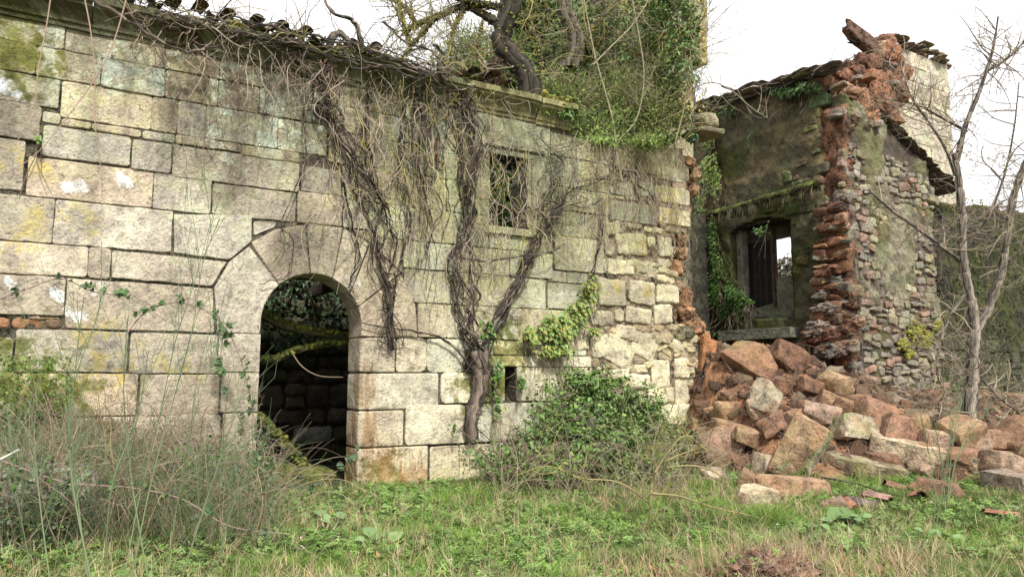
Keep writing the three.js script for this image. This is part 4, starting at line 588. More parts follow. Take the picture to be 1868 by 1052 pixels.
// ---------------------------------------------------------------- the heap of fallen stones
{
  const BRW = [0.45, 0.29, 0.19], RDB = [0.41, 0.24, 0.165], PAL = [0.68, 0.54, 0.41], GRY = [0.48, 0.43, 0.33], OCH = [0.53, 0.36, 0.22], PNK = [0.52, 0.365, 0.285], DRK = [0.25, 0.145, 0.1];
  // x, y (middle in the photograph), width, height, tilt in degrees, colour, label, more
  const L = [
    [1368, 664, 98, 58, -42, RDB, 'biggest reddish block with green tinge perched on top of the rubble heap', { moss: 1 }],
    [1424, 622, 58, 34, -8, RDB, 'flat red stone on the skyline of the heap under the window niche'],
    [1434, 654, 62, 50, -30, DRK, 'dark red stone tangled with roots just below the flat skyline stone'],
    [1340, 722, 46, 22, 4, RDB, 'flat red stone right beneath the biggest perched block'],
    [1331, 746, 46, 34, 10, OCH, 'ochre stone with a pointed right end at the upper left of the heap'],
    [1297, 753, 27, 26, 20, OCH, 'small ochre stone left of the pointed ochre stone'],
    [1275, 772, 27, 22, 0, OCH, 'small round ochre stone at the left rim of the heap'],
    [1284, 789, 24, 17, 10, OCH, 'smallest pale ochre stone under the round one at the left rim'],
    [1327, 778, 60, 28, -4, OCH, 'long yellowish stone below the two small ochre stones'],
    [1392, 731, 52, 52, -35, GRY, 'grey green slanting stone in the middle of the upper heap', { moss: 1 }],
    [1383, 746, 36, 42, 18, PAL, 'pale upright stone leaning on the grey green slanting one'],
    [1408, 778, 46, 42, 30, RDB, 'squarish reddish stone below the pale upright stone'],
    [1376, 799, 72, 36, -18, BRW, 'long brown stone sloping down to the right, left of the standing slab'],
    [1327, 818, 84, 66, 12, PNK, 'large pinkish boulder at the left front of the heap'],
    [1399, 852, 40, 48, -14, PAL, 'pale pointed stone directly left of the standing slab foot'],
    [1462, 820, 66, 118, -27, OCH, 'big standing slab with orange left face and green right face', { slab: 1, moss: 2 }],
    [1452, 893, 122, 42, -8, BRW, 'long brown ashlar block lying in the grass below the standing slab'],
    [1375, 908, 66, 34, 4, PAL, 'pale rounded stone in the grass left of the long brown ashlar block'],
    [1523, 921, 50, 26, 24, PNK, 'pink wedge stone at the front edge of the heap in the grass'],
    [1551, 782, 70, 46, -6, GRY, 'pale grey striped block with a mossy top right of the standing slab', { moss: 1 }],
    [1522, 701, 42, 46, 8, OCH, 'orange boulder beside the foot of the torn wall'],
    [1516, 731, 36, 30, -20, OCH, 'orange stone tucked below the boulder at the torn wall foot'],
    [1490, 757, 74, 42, -12, PNK, 'pinkish stone with a pale corner above the standing slab'],
    [1569, 733, 44, 30, 10, DRK, 'dark red stone against the foot of the plastered wall'],
    [1543, 743, 36, 30, -8, RDB, 'red stone between the orange boulder and the dark red stone'],
    [1596, 764, 58, 66, -22, RDB, 'tall reddish block behind the pale grey striped block'],
    [1636, 786, 68, 52, -14, RDB, 'broad reddish block with a smooth grey right side in the back row', { moss: 0 }],
    [1671, 781, 50, 40, 6, BRW, 'brown stone right of the broad reddish block in the back row'],
    [1754, 789, 62, 62, 20, BRW, 'triangular brown stone in front of the bare tree trunk'],
    [1704, 801, 52, 38, -6, PNK, 'pinkish stone left of the triangular one by the tree'],
    [1852, 794, 44, 74, -38, RDB, 'tall reddish slab leaning left at the right edge'],
    [1834, 848, 78, 40, -14, PNK, 'wedge shaped pink stone near the right edge above the moulded block'],
    [1809, 804, 48, 36, 4, BRW, 'brown stone between the triangular one and the leaning slab'],
    [1713, 893, 92, 34, -14, DRK, 'flat dark brown slab lying under the long pale beam'],
    [1760, 834, 62, 32, 4, RDB, 'flat red stone behind the long pale beam'],
    [1304, 868, 42, 28, 6, PAL, 'pale stone half hidden behind yellow twigs at the left foot'],
    [1366, 880, 42, 36, -20, BRW, 'brown stone above the pale rounded stone in the grass'],
    [1447, 765, 38, 30, 14, RDB, 'red brown stone just above the standing slab tip'],
    [1352, 846, 36, 26, 10, DRK, 'dark stone between the pinkish boulder and the pale pointed stone'],
    [1480, 706, 50, 30, -18, DRK, 'dark rooty lump of stone below the wire grid'],
    [1418, 706, 46, 30, 12, DRK, 'dark brown stone right of the biggest perched block'],
    [1612, 842, 66, 30, -8, DRK, 'dark earthy block right of the mossy moulded slab'],
    [1677, 822, 44, 28, 8, RDB, 'red stone above the head of the long pale beam'],
    [1790, 812, 34, 24, 0, PNK, 'small pink stone right of the triangular stone'],
    [1820, 812, 40, 24, 14, RDB, 'small red stone at the foot of the leaning slab'],
    [1586, 906, 34, 18, 10, RDB, 'flat red stone beside the tile pieces at the front'],
    [1690, 858, 40, 22, -10, PNK, 'pink stone under the middle of the long pale beam'],
  ];
  L.forEach((e) => { const k = 1 + 0.12 * hash3(e[0], e[1], 3) - 0.04; e[2] *= k; e[3] *= k; });
  const colourOf = (c, o) => (p, n, sd) => {
    const earth = sstep(-0.15, 0.35, fbm3(p.x * 1.7 + sd, p.y * 1.7, p.z * 1.7)); let k = mix3(c, RED.map((v) => v * 1.7), 0.5 * earth);
    if (o.moss === 1) k = mix3(k, [0.3, 0.3, 0.12], 0.75 * sstep(0.1, 0.5, n.y + 0.7 * fbm3(p.x * 2, p.y * 2, sd)) * sstep(-0.1, 0.2, fbm3(p.x * 1.3, p.z * 1.3, sd + 7) + 0.15));
    if (o.moss === 2 && n.x > 0.3) k = mix3([0.56, 0.52, 0.38], [0.3, 0.33, 0.12], sstep(-0.15, 0.3, fbm3(p.x * 2, p.y * 1.5, sd) + 0.25 * p.y)); return k; };
  for (const [x, y, w, h, rot, c, label, o = {}] of L) {
    const q = onGround(x, y + h * 0.36), s = pxm(x, y, -q.z), sx = w / 2 / s, sy = h / 2 / s, sz = (o.slab ? 0.55 : rr(0.75, 1.0)) * Math.min(sx, sy) * 1.3;
    const pos = at(x, y, -q.z + sz * 0.35), yaw = o.slab ? -0.55 : rr(-0.6, 0.6), t = thing('fallen_stone', label, 'stone', pos.clone());
    const g = rockGeo(sx * 0.97, sy * 0.97, sz, { seg: 9, warp: o.slab ? 0.13 : 0.33, box: o.slab ? 18 : pick([10, 14, 18, 24]), cuts: o.slab ? 2 : 5, rough: 0.045, freq: 2.1, colour: colourOf(tint(c, 0.08), o) });
    put(t, 'block', placed(g, pos, rr(-0.25, 0.25), yaw, rot * Math.PI / 180), rockMat);
  }
  // pieces of the cornice and worked stones
  const worked = (x, y, label, name, len, prof, yaw, rx, rz, c, moss, cat = 'stone') => {
    const q = onGround(x, y), pos = at(x, y - 8, -q.z + 0.12), t = thing(name, label, cat, pos.clone()), S = new THREE.Shape(prof.map(([a, b]) => new THREE.Vector2(a, b))), g = new THREE.ExtrudeGeometry(S, { depth: len, steps: 14, bevelEnabled: true, bevelSize: 0.012, bevelThickness: 0.012, bevelSegments: 2 }); g.translate(0, 0, -len / 2);
    const P = g.attributes.position, N = g.attributes.normal, col = [], sd = rnd() * 50; for (let k = 0; k < P.count; k++) { const a = P.getX(k), b = P.getY(k), z = P.getZ(k), f = 0.02 * fbm3(a * 4 + sd, b * 4, z * 4, 3); P.setXYZ(k, a + N.getX(k) * f, b + N.getY(k) * f, z + N.getZ(k) * f * 0.5 + 0.03 * fbm3(a * 7, b * 7, sd)); const e = fbm3(a * 2, b * 2 + sd, z * 2); col.push(...mix3(mix3(c, RED.map((v) => v * 1.7), 0.6 * sstep(-0.05, 0.35, e)), [0.27, 0.27, 0.1], moss * sstep(-0.1, 0.3, fbm3(a * 3, b * 3, z * 3 + sd)))); }
    g.setAttribute('color', new THREE.Float32BufferAttribute(col, 3)); g.computeVertexNormals(); put(t, 'block', placed(g, pos, rx, yaw, rz), rockMat); return t; };
  const D2 = Math.PI / 180;
  worked(1560, 858, 'long mossy moulded slab lying flat in the middle of the heap', 'cornice_fragment', 1.22, [[-0.2, -0.1], [0.14, -0.1], [0.17, -0.04], [0.22, 0.0], [0.22, 0.09], [-0.2, 0.09]], 90 * D2 - 0.2, 0.16, 0.15, [0.42, 0.37, 0.26], 0.8);
  worked(1735, 850, 'long pale tapering stone beam lying diagonally down the right side of the heap', 'stone_beam', 2.0, [[-0.16, -0.14], [0.15, -0.15], [0.17, 0.12], [-0.13, 0.15]], 90 * D2 - 0.42, 0.2, 0.25, [0.72, 0.6, 0.44], 0.1);
  worked(1850, 902, 'moulded cornice block with a dark face at the lower right corner', 'cornice_fragment', 0.55, [[-0.2, -0.19], [0.12, -0.19], [0.12, 0.02], [0.15, 0.06], [0.18, 0.07], [0.18, 0.11], [0.22, 0.12], [0.22, 0.2], [-0.2, 0.2]], 0.35, 0.05, 0.03, [0.42, 0.36, 0.31], 0.0);
  worked(1290, 660, 'rotten orange timber stump upright in the earth left of the perched block', 'timber_stump', 0.12, [[-0.13, -0.36], [0.09, -0.4], [0.14, 0.3], [-0.12, 0.34]], 0.3, 0, -0.12, [0.55, 0.26, 0.12], 0, 'timber');
  // broken roof tiles
  const tileBit = (x, y, label, r, len, yaw, rx, c) => { const q = onGround(x, y + 4), g = new MB(), n = 8; for (const sh of [0, 1]) for (let m = 0; m <= 2; m++) for (let k = 0; k <= n; k++) { const an = lerp(0.15, 2.7, k / n), R = r - sh * 0.014, l = (m / 2 - 0.5) * len * (1 + 0.15 * noise3(k, m, r * 90)); g.v(V3(Math.cos(an) * R, Math.sin(an) * R - r * 0.4, l), V3(Math.cos(an), Math.sin(an), 0).multiplyScalar(sh ? -1 : 1), k / n * 0.3, m * 0.1, tint(c, 0.08)); }
    const A = n + 1; for (const sh of [0, 1]) for (let m = 0; m < 2; m++) for (let k = 0; k < n; k++) { const i = sh * 3 * A + m * A + k; g.i.push(i, i + 1, i + A, i + 1, i + A + 1, i + A); } for (let k = 0; k < n; k++) for (const e of [0, 2 * A]) g.i.push(e + k, e + k + 3 * A, e + k + 1, e + k + 1, e + k + 3 * A, e + k + 1 + 3 * A);
    const t = thing('tile_fragment', label, 'roof tile', q.clone()); put(t, 'shard', placed(g.geo(), q.clone().add(V3(0, 0.05, 0.02)), rx, yaw, rr(-0.3, 0.3)), rockMat); };
  tileBit(1549, 924, 'small orange tile shard beside the pink wedge stone', 0.09, 0.16, 0.4, 0.5, [0.45, 0.2, 0.13]);
  tileBit(1640, 894, 'long curved red tile shard sloping under the dark brown slab', 0.1, 0.34, 1.2, 0.3, [0.36, 0.18, 0.13]);
  tileBit(1600, 912, 'pinkish flat tile shard at the front of the heap', 0.11, 0.3, 0.9, 0.1, [0.38, 0.24, 0.19]);
  tileBit(1668, 910, 'dull red tile shard right of the curved one', 0.1, 0.24, 0.2, -0.3, [0.45, 0.2, 0.14]);
  tileBit(1824, 942, 'orange tile lying in the grass at the lower right', 0.07, 0.34, 1.4, 0.1, [0.4, 0.21, 0.13]);
  tileBit(1570, 922, 'dark tile shard lying between the orange and the pinkish shards', 0.1, 0.3, 1.3, 0.2, [0.16, 0.13, 0.12]);
  // rubble of countless small stones and clods
  const gl = [], gl2 = []; for (let k = 0; k < 9000; k++) { const u = rr(U_END - 0.1, U_BRK + 4.5), w = rr(-1.5, 5.2), m = mound(u, w); if (m < 0.03 || rnd() > 0.35 + m * 0.6) continue; const p = wp(u, 0, w); p.y = groundH(p.x, p.z); const s = rnd() ** 3.6 * 0.10 + 0.012; (rnd() < 0.5 ? gl : gl2).push({ p, s: [s * rr(0.8, 1.5), s * rr(0.5, 1), s * rr(0.8, 1.3)], yaw: rr(0, 6), tilt: rr(0, 1), ta: rr(0, 6), c: tint(pick([BRW, RDB, RDB, DRK, DRK, PAL, OCH]).map((v) => v * 0.85), 0.25) }); }
  const heap = thing('rubble_bed', 'bed of small broken stones and red earth clods that fills the heap', 'rubble', wp(U_END + 1.2, 0.5, 1.5)); heap.userData.kind = 'stuff';
  const ug = (s) => { const g = rockGeo(1, 1, 1, { seg: 3, rough: 0.2, tone: [1, 1, 1], warp: 0.4, box: 9 }); return g; };
  scatter(heap, 'small_stone', ug(), rockMat, gl); scatter(heap, 'small_stone', ug(), rockMat, gl2);
  // roots and dry straw over the heap
  const rt = new MB(); for (let k = 0; k < 260; k++) { const x = rr(1270, 1700), y = rr(640, 900), p = onGround(x, y); if (mound(...[toUV(p)[0], toUV(p)[2]]) < 0.15) continue; branch(rt, p.clone().add(V3(0, 0.04, 0)), V3(gauss(), rr(-0.3, 0.5), gauss() + 0.2), rr(0.2, 0.7), rr(0.002, 0.006), 1, { wig: 0.3, kids: [2], col: pick([[0.25, 0.15, 0.1], [0.32, 0.22, 0.15], [0.16, 0.09, 0.06]]), step: 0.07, bend: (d) => { d.y -= 0.08; } }); }
  put(heap, 'roots', rt.geo(), twigMat, { kind: 'stuff' });
  const st = thing('fallen_branch', 'thin bare branch lying across the front of the heap above the pink wedge stone', 'branch', onGround(1510, 892)), sg = new MB(); tube(sg, smooth([[1498, 884], [1530, 890], [1560, 896], [1605, 914]].map(([x, y]) => onGround(x, y).add(V3(0, 0.1, 0.05))), 5), 0.014, 0.006, 6, [0.28, 0.22, 0.17]); put(st, 'stick', sg.geo(), barkMat);
  const wg = thing('wire_grid', 'small rusty wire grid before a pale green panel at the torn wall foot', 'grid', hitWall(1476, 660, -0.5)), wm = new MB();
  for (const x of [1462, 1477, 1491]) tube(wm, [hitWall(x, 632, -0.45), hitWall(x, 682, -0.45)], 0.012, 0.012, 5, [0.3, 0.2, 0.14]); for (const y of [648, 672]) tube(wm, [hitWall(1456, y, -0.45), hitWall(1494, y, -0.45)], 0.012, 0.012, 5, [0.3, 0.2, 0.14]); put(wg, 'bar', wm.geo(), twigMat);
  const pa = hitWall(1476, 660, -0.6), sp = pxm(1476, 660, -pa.z); put(wg, 'panel', placed(rockGeo(19 / sp, 27 / sp, 0.02, { seg: 3, warp: 0.02, cuts: 0, rough: 0.01, tone: [0.3, 0.34, 0.14] }), pa, 0, TH, 0), rockMat);
}
// ---------------------------------------------------------------- the room behind the facade
const G1 = [0.12, 0.215, 0.05], G2 = [0.07, 0.135, 0.035], G3 = [0.19, 0.29, 0.07], G4 = [0.26, 0.32, 0.09], GD = [0.04, 0.08, 0.025];
{
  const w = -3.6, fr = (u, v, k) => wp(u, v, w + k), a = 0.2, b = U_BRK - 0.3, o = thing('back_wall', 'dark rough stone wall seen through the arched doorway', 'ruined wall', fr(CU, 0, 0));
  const va = uAt(440, 1.2, w), vb2 = uAt(690, 1.2, w);
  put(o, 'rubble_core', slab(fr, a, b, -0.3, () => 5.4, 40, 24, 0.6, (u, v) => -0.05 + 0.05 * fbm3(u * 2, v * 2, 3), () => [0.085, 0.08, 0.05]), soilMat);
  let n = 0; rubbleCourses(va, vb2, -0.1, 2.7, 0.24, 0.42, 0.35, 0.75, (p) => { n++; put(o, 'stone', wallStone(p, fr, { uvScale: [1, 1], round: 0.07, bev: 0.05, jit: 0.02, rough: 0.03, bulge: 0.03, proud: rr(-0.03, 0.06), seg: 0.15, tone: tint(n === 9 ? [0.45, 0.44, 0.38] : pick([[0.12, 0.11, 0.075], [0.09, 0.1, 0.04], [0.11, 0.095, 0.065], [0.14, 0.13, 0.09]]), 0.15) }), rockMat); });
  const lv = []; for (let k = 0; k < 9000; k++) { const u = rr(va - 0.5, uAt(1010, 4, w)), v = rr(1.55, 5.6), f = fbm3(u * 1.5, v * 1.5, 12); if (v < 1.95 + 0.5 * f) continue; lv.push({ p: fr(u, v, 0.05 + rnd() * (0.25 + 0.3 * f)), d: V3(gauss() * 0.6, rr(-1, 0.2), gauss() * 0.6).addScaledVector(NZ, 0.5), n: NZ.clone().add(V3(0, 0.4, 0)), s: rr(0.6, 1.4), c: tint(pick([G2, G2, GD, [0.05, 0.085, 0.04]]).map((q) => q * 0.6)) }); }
  scatter(o, 'ivy_leaves', leafGeo(0.075, 0.065, 'ivy'), glossLeafMat, lv);
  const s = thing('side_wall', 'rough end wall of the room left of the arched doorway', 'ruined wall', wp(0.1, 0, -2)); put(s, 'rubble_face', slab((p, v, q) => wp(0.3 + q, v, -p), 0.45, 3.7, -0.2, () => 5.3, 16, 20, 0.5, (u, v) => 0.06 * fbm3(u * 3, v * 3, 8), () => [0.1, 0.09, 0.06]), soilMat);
  const fl = thing('added_shade_floor', 'added unseen board floor that darkens the room behind the arched doorway', 'floor', wp(4, 3.05, -1.6)); for (let k = 0; k < 9; k++) put(fl, 'board', wallStone([[0.35, -0.5 - (k + 1) * 0.235], [7.6, -0.5 - (k + 1) * 0.235], [7.6, -0.508 - k * 0.235], [0.35, -0.508 - k * 0.235]], (u, v, q) => wp(u, 3.05 + q, v), { depth: 0.05, round: 0.004, bev: 0.004, rough: 0.004, jit: 0.004, uvScale: [1, 1], tone: tint([0.2, 0.14, 0.1], 0.2) }), barkMat);  // unseen boards added to keep daylight out of the doorway room
  for (const v of [1.2, 4.2, 6.6]) put(fl, 'added_joist', placed(rockGeo(0.07, 0.09, 1.6, { seg: 3, warp: 0.05, tone: [0.16, 0.11, 0.08], box: 8 }), wp(v, 2.9, -2.1), 0, TH, 0), barkMat);
  // mossy boughs fallen inside
  const bough = (label, pts, r, w2) => { const P = smooth(pts.map(([x, y]) => hitWall(x, y, w2)), 8), t = thing('mossy_bough', label, 'branch', P[0].clone()), g = new MB(), ms = []; tube(g, P, r, r * 0.6, 8, [0.13, 0.12, 0.05], [0.11, 0.12, 0.03], 0.3); put(t, 'limb', g.geo(), barkMat); for (let k = 0; k < 420; k++) { const q = pick(P), e = rdir(); e.y = Math.abs(e.y) * 0.8 + 0.1; ms.push({ p: q.clone().addScaledVector(e, r * 0.9).add(V3(gauss() * 0.04, 0, gauss() * 0.04)), s: rr(0.012, 0.035), c: tint(pick([[0.09, 0.105, 0.015], [0.15, 0.16, 0.02], [0.06, 0.075, 0.012]]), 0.25) }); } scatter(t, 'moss', new THREE.IcosahedronGeometry(1, 1), dryMat, ms); };
  bough('upper mossy bough slanting across the top of the doorway gloom', [[455, 560], [510, 590], [570, 605], [620, 612], [690, 630]], 0.07, -1.0);
  bough('lower mossy bough arching across the middle of the doorway gloom', [[440, 650], [500, 655], [540, 640], [600, 628], [660, 632]], 0.055, -0.9);
  bough('mossy bough leaning in the lower left of the doorway gloom', [[470, 760], [505, 795], [540, 835], [570, 870]], 0.06, -1.1);
  { const g = new MB(), t = thing('bare_stick', 'thin bare stick hanging below the mossy boughs inside the doorway', 'branch', hitWall(560, 650, -0.8)); tube(g, smooth([[530, 640], [550, 668], [580, 685], [625, 688]].map(([x, y]) => hitWall(x, y, -0.8)), 5), 0.012, 0.006, 5, [0.26, 0.2, 0.14]); tube(g, smooth([[545, 490], [570, 560], [575, 600]].map(([x, y]) => hitWall(x, y, -1)), 5), 0.01, 0.006, 5, [0.2, 0.15, 0.1]); put(t, 'stick', g.geo(), twigMat); }
  for (const [x, y, sx, sy, l] of [[560, 872, 0.34, 0.16, 'larger'], [515, 868, 0.24, 0.2, 'smaller']]) { const p = hitWall(x, y, -0.95), t = thing('mossy_rock', `${l} moss covered rock on the floor inside the arched doorway`, 'rock', p.clone()); put(t, 'rock', placed(rockGeo(sx, sy, 0.25, { tone: [0.17, 0.19, 0.04], rough: 0.1, box: 3 }), p, 0, TH, 0), soilMat); }
  { const p = wp(CU, -0.02, 0.05), t = thing('door_step', 'worn stone threshold in the arched doorway', 'step', p.clone()); put(t, 'slab', placed(rockGeo(RAD * 0.98, 0.05, 0.34, { tone: [0.2, 0.17, 0.12], box: 8, warp: 0.05 }), p, 0, TH, 0), rockMat); }
}
// ---------------------------------------------------------------- growth behind and above the facade
function clumpLeaves(list, c, r, n, size, cols, o = {}) {                // leaves in a lumpy ball, most near its skin
  for (let k = 0; k < n; k++) { const d = rdir(), q = (o.skin ?? 0.55) + (1 - (o.skin ?? 0.55)) * rnd(), f = 1 + 0.35 * noise3(d.x * 2.2 + c.x, d.y * 2.2 + c.y, d.z * 2.2 + c.z); if (noise3(d.x * 4 + c.x * 3, d.y * 4, d.z * 4 + q * 3) < (o.holes ?? -0.35)) continue;
    list.push({ p: V3(c.x + d.x * r[0] * q * f, c.y + d.y * r[1] * q * f, c.z + d.z * r[2] * q * f), d: d.clone().add(rdir().multiplyScalar(0.9)).add(V3(0, o.droop ?? -0.3, 0)), n: d.clone().add(V3(0, 0.8, 0)), s: size * rr(0.6, 1.35), c: tint(pick(cols), 0.3) }); }
}
{
  const w = -2.3, fr = (u, v, k) => wp(u, v, w + k), a = uAt(868, 5, w), b = uAt(1215, 6, w), o = thing('ivy_clad_wall', 'tall inner wall completely smothered in dark green ivy above the window', 'ivy', fr(a, 0, 0));
  put(o, 'rubble_core', slab(fr, a, b, 2.2, (u) => 6.2 + 4.5 * sstep(a + 0.1, a + 1.3, u), 30, 40, 0.5, (u, v) => 0.06 * fbm3(u * 2, v * 2, 31), () => [0.06, 0.06, 0.03]), soilMat);
  const lv = []; for (let k = 0; k < 26000; k++) { const u = rr(a - 0.25, b + 0.1), v = rr(3.2, 10), top = 6.3 + 4.5 * sstep(a - 0.1, a + 1.1, u); if (v > top + 0.25 * noise3(u * 3, 1, 2)) continue; const f = fbm3(u * 1.3, v * 1.3, 41) + 0.45 * fbm3(u * 4, v * 4, 42), h = 0.08 + Math.max(0, 0.32 + 0.75 * f); lv.push({ p: fr(u, v, h * (0.55 + 0.45 * rnd() ** 0.4)), d: V3(gauss() * 0.7, rr(-1, 0.1), gauss() * 0.5).addScaledVector(NZ, 0.45), n: NZ.clone().addScaledVector(YUP, 0.5), s: rr(0.6, 1.35), c: tint(f > 0.1 ? pick([G1, G1, [0.11, 0.2, 0.05]]) : pick([G2, G2, GD]), 0.25) }); }
  scatter(o, 'ivy_leaves', leafGeo(0.085, 0.07, 'ivy'), glossLeafMat, lv);
}
function shrub(name, label, spots, leaf, cols, tw, o = {}) {
  const c0 = at(spots[0][0], spots[0][1], spots[0][2]), t = thing(name, label, o.cat || 'shrub', V3(c0.x, Math.max(0, c0.y - 1), c0.z)), lv = [], g = new MB();
  for (const [x, y, dep, rx, ry, n] of spots) { const c = at(x, y, dep), s = pxm(x, y, dep), r = [rx / s, ry / s, Math.max(rx, ry) / s * (o.flat || 0.7)]; clumpLeaves(lv, c, r, n, 1, cols, o); for (let k = 0; k < (o.twigs ?? 11) * (n / 1000); k++) { const d = rdir(); d.y = Math.abs(d.y) * 0.9; branch(g, c.clone().add(V3(gauss() * r[0] * 0.4, -r[1] * 0.5, gauss() * r[2] * 0.4)), d.add(V3(0, 0.5, 0)), r[1] * rr(0.8, 1.7), rr(0.004, 0.011), 2, { wig: 0.12, kids: [2, 3], col: pick(tw), step: 0.12, spread: 0.8, min: 0.0025 }); } }
  if (!g.empty) put(t, 'twig', g.geo(), twigMat, { kind: 'stuff' }); scatter(t, 'foliage', leaf, o.mat || leafMat, lv); return t;
}
const YT = [[0.26, 0.24, 0.1], [0.3, 0.26, 0.09], [0.22, 0.2, 0.12], [0.3, 0.27, 0.2]];
const fine = leafGeo(0.058, 0.021, 'blade'), small = leafGeo(0.042, 0.03, 'ovate');
shrub('fine_leaved_shrub', 'feathery green shrub behind the cornice left of the dark bent trunk', [[835, 130, 13, 55, 75, 5200], [800, 170, 12.8, 52, 46, 2800], [868, 95, 13.2, 50, 60, 3200], [770, 190, 12.6, 34, 26, 1100], [880, 150, 12.4, 40, 40, 2000], [930, 120, 13, 50, 60, 2000]], fine, [G3, G3, [0.23, 0.34, 0.1], [0.17, 0.24, 0.08]], YT, { skin: 0.2, holes: -0.7, droop: 0.1 });
shrub('wispy_shrub', 'wispy light green shrub growing over the broken wall top right of the window', [[1050, 190, 12.3, 75, 62, 4600], [1130, 190, 12.5, 80, 84, 5600], [1190, 215, 12.4, 58, 66, 3800], [1090, 235, 12.1, 64, 34, 2400], [1225, 160, 12.4, 28, 80, 1300], [1000, 170, 12.0, 44, 32, 1500], [1090, 258, 11.8, 70, 13, 900], [1180, 258, 12.0, 60, 16, 1000], [1025, 215, 11.5, 30, 16, 600]], fine, [G3, [0.21, 0.31, 0.08], [0.26, 0.37, 0.1], G4], [[0.3, 0.27, 0.17], [0.36, 0.31, 0.2], [0.27, 0.24, 0.12]], { skin: 0.1, holes: -0.45, droop: 0.05, twigs: 15 });
shrub('ivy_bush', 'glossy dark ivy bush between the two trunks and the pier', [[1150, 85, 13.3, 88, 105, 4800], [1080, 110, 13.4, 60, 75, 2300], [1226, 70, 12.5, 48, 125, 4200], [1000, 60, 13.8, 64, 85, 2400]], leafGeo(0.075, 0.065, 'ivy'), [G1, G1, G2, G3, [0.1, 0.18, 0.05]], YT, { mat: glossLeafMat, skin: 0.6, twigs: 10 });
shrub('cornice_ivy', 'small ivy patch on the cornice corner beside the foot of the bent trunk', [[985, 200, 11.2, 28, 12, 260], [1030, 205, 11.3, 24, 14, 200], [900, 185, 11.0, 20, 8, 100]], leafGeo(0.07, 0.065, 'ivy'), [G1, G3, [0.12, 0.2, 0.09]], YT, { mat: glossLeafMat, twigs: 0 });
shrub('pier_ivy', 'grey green ivy sprays at the foot of the tower pier and coping stone', [[1245, 215, 12.6, 22, 26, 260], [1262, 250, 12.7, 12, 10, 70], [1225, 245, 12.5, 18, 24, 180]], leafGeo(0.075, 0.07, 'ivy'), [[0.13, 0.2, 0.11], [0.1, 0.16, 0.08], G1], YT, { mat: glossLeafMat, twigs: 0 });
// ivy down the cross wall
function wallIvy(name, label, hit, frame, spots, cols, leaf, off = 0.05) {
  const lv = [], g = new MB(); let first = null;
  for (const [x, y, rx, ry, n] of spots) for (let k = 0; k < n; k++) { const q = hit(x + gauss() * rx, y + gauss() * ry), f = noise3(q[0] * 3 + q[2] * 3, q[1] * 3, 5); if (f < -0.35) continue; const i = frame(q, off + rnd() * (0.1 + 0.16 * Math.max(0, f))), out = frame(q, 1).sub(frame(q, 0)); first = first || i.clone(); lv.push({ p: i, d: V3(gauss() * 0.7, rr(-1, 0), gauss() * 0.7).addScaledVector(out, 0.4), n: out.addScaledVector(YUP, 0.5), s: rr(0.6, 1.3), c: tint(pick(cols), 0.28) }); if (k % 14 === 0) tube(g, wander(frame(q, 0.04), V3(gauss() * 0.4, -1, gauss() * 0.4), rr(0.3, 0.9), 0.08, 0.15), 0.006, 0.003, 4, [0.2, 0.15, 0.1]); }
  const t = thing(name, label, 'ivy', first); put(t, 'stem', g.geo(), twigMat, { kind: 'stuff' }); scatter(t, 'ivy_leaves', leaf, glossLeafMat, lv); return t;
}
const fB = (q, o) => frB(q[2], q[1], o), ivyL = leafGeo(0.085, 0.07, 'ivy');
wallIvy('wall_ivy', 'dark ivy mass hanging left of the window niche', hitB, fB, [[1300, 530, 28, 55, 2600], [1328, 555, 28, 34, 1700], [1275, 480, 14, 55, 900], [1362, 545, 16, 12, 420], [1308, 450, 8, 45, 350], [1290, 590, 26, 18, 600]], [G1, G2, [0.07, 0.13, 0.04]], ivyL, 0.1);
wallIvy('pale_ivy_strip', 'narrow strip of yellow green ivy beside the coping stone at the facade end', hitB, fB, [[1303, 290, 14, 34, 700], [1300, 235, 10, 22, 300], [1312, 335, 12, 24, 300], [1290, 370, 10, 20, 150]], [G3, G4, [0.24, 0.28, 0.09]], ivyL, 0.12);
wallIvy('wall_ivy', 'ivy sprays under the slates at the top of the mossy inner wall', hitB, fB, [[1440, 170, 26, 10, 220], [1480, 160, 22, 10, 160], [1395, 420, 14, 12, 40], [1340, 205, 14, 10, 60], [1378, 250, 6, 14, 30]], [G1, G2, [0.1, 0.15, 0.06]], ivyL, 0.08);
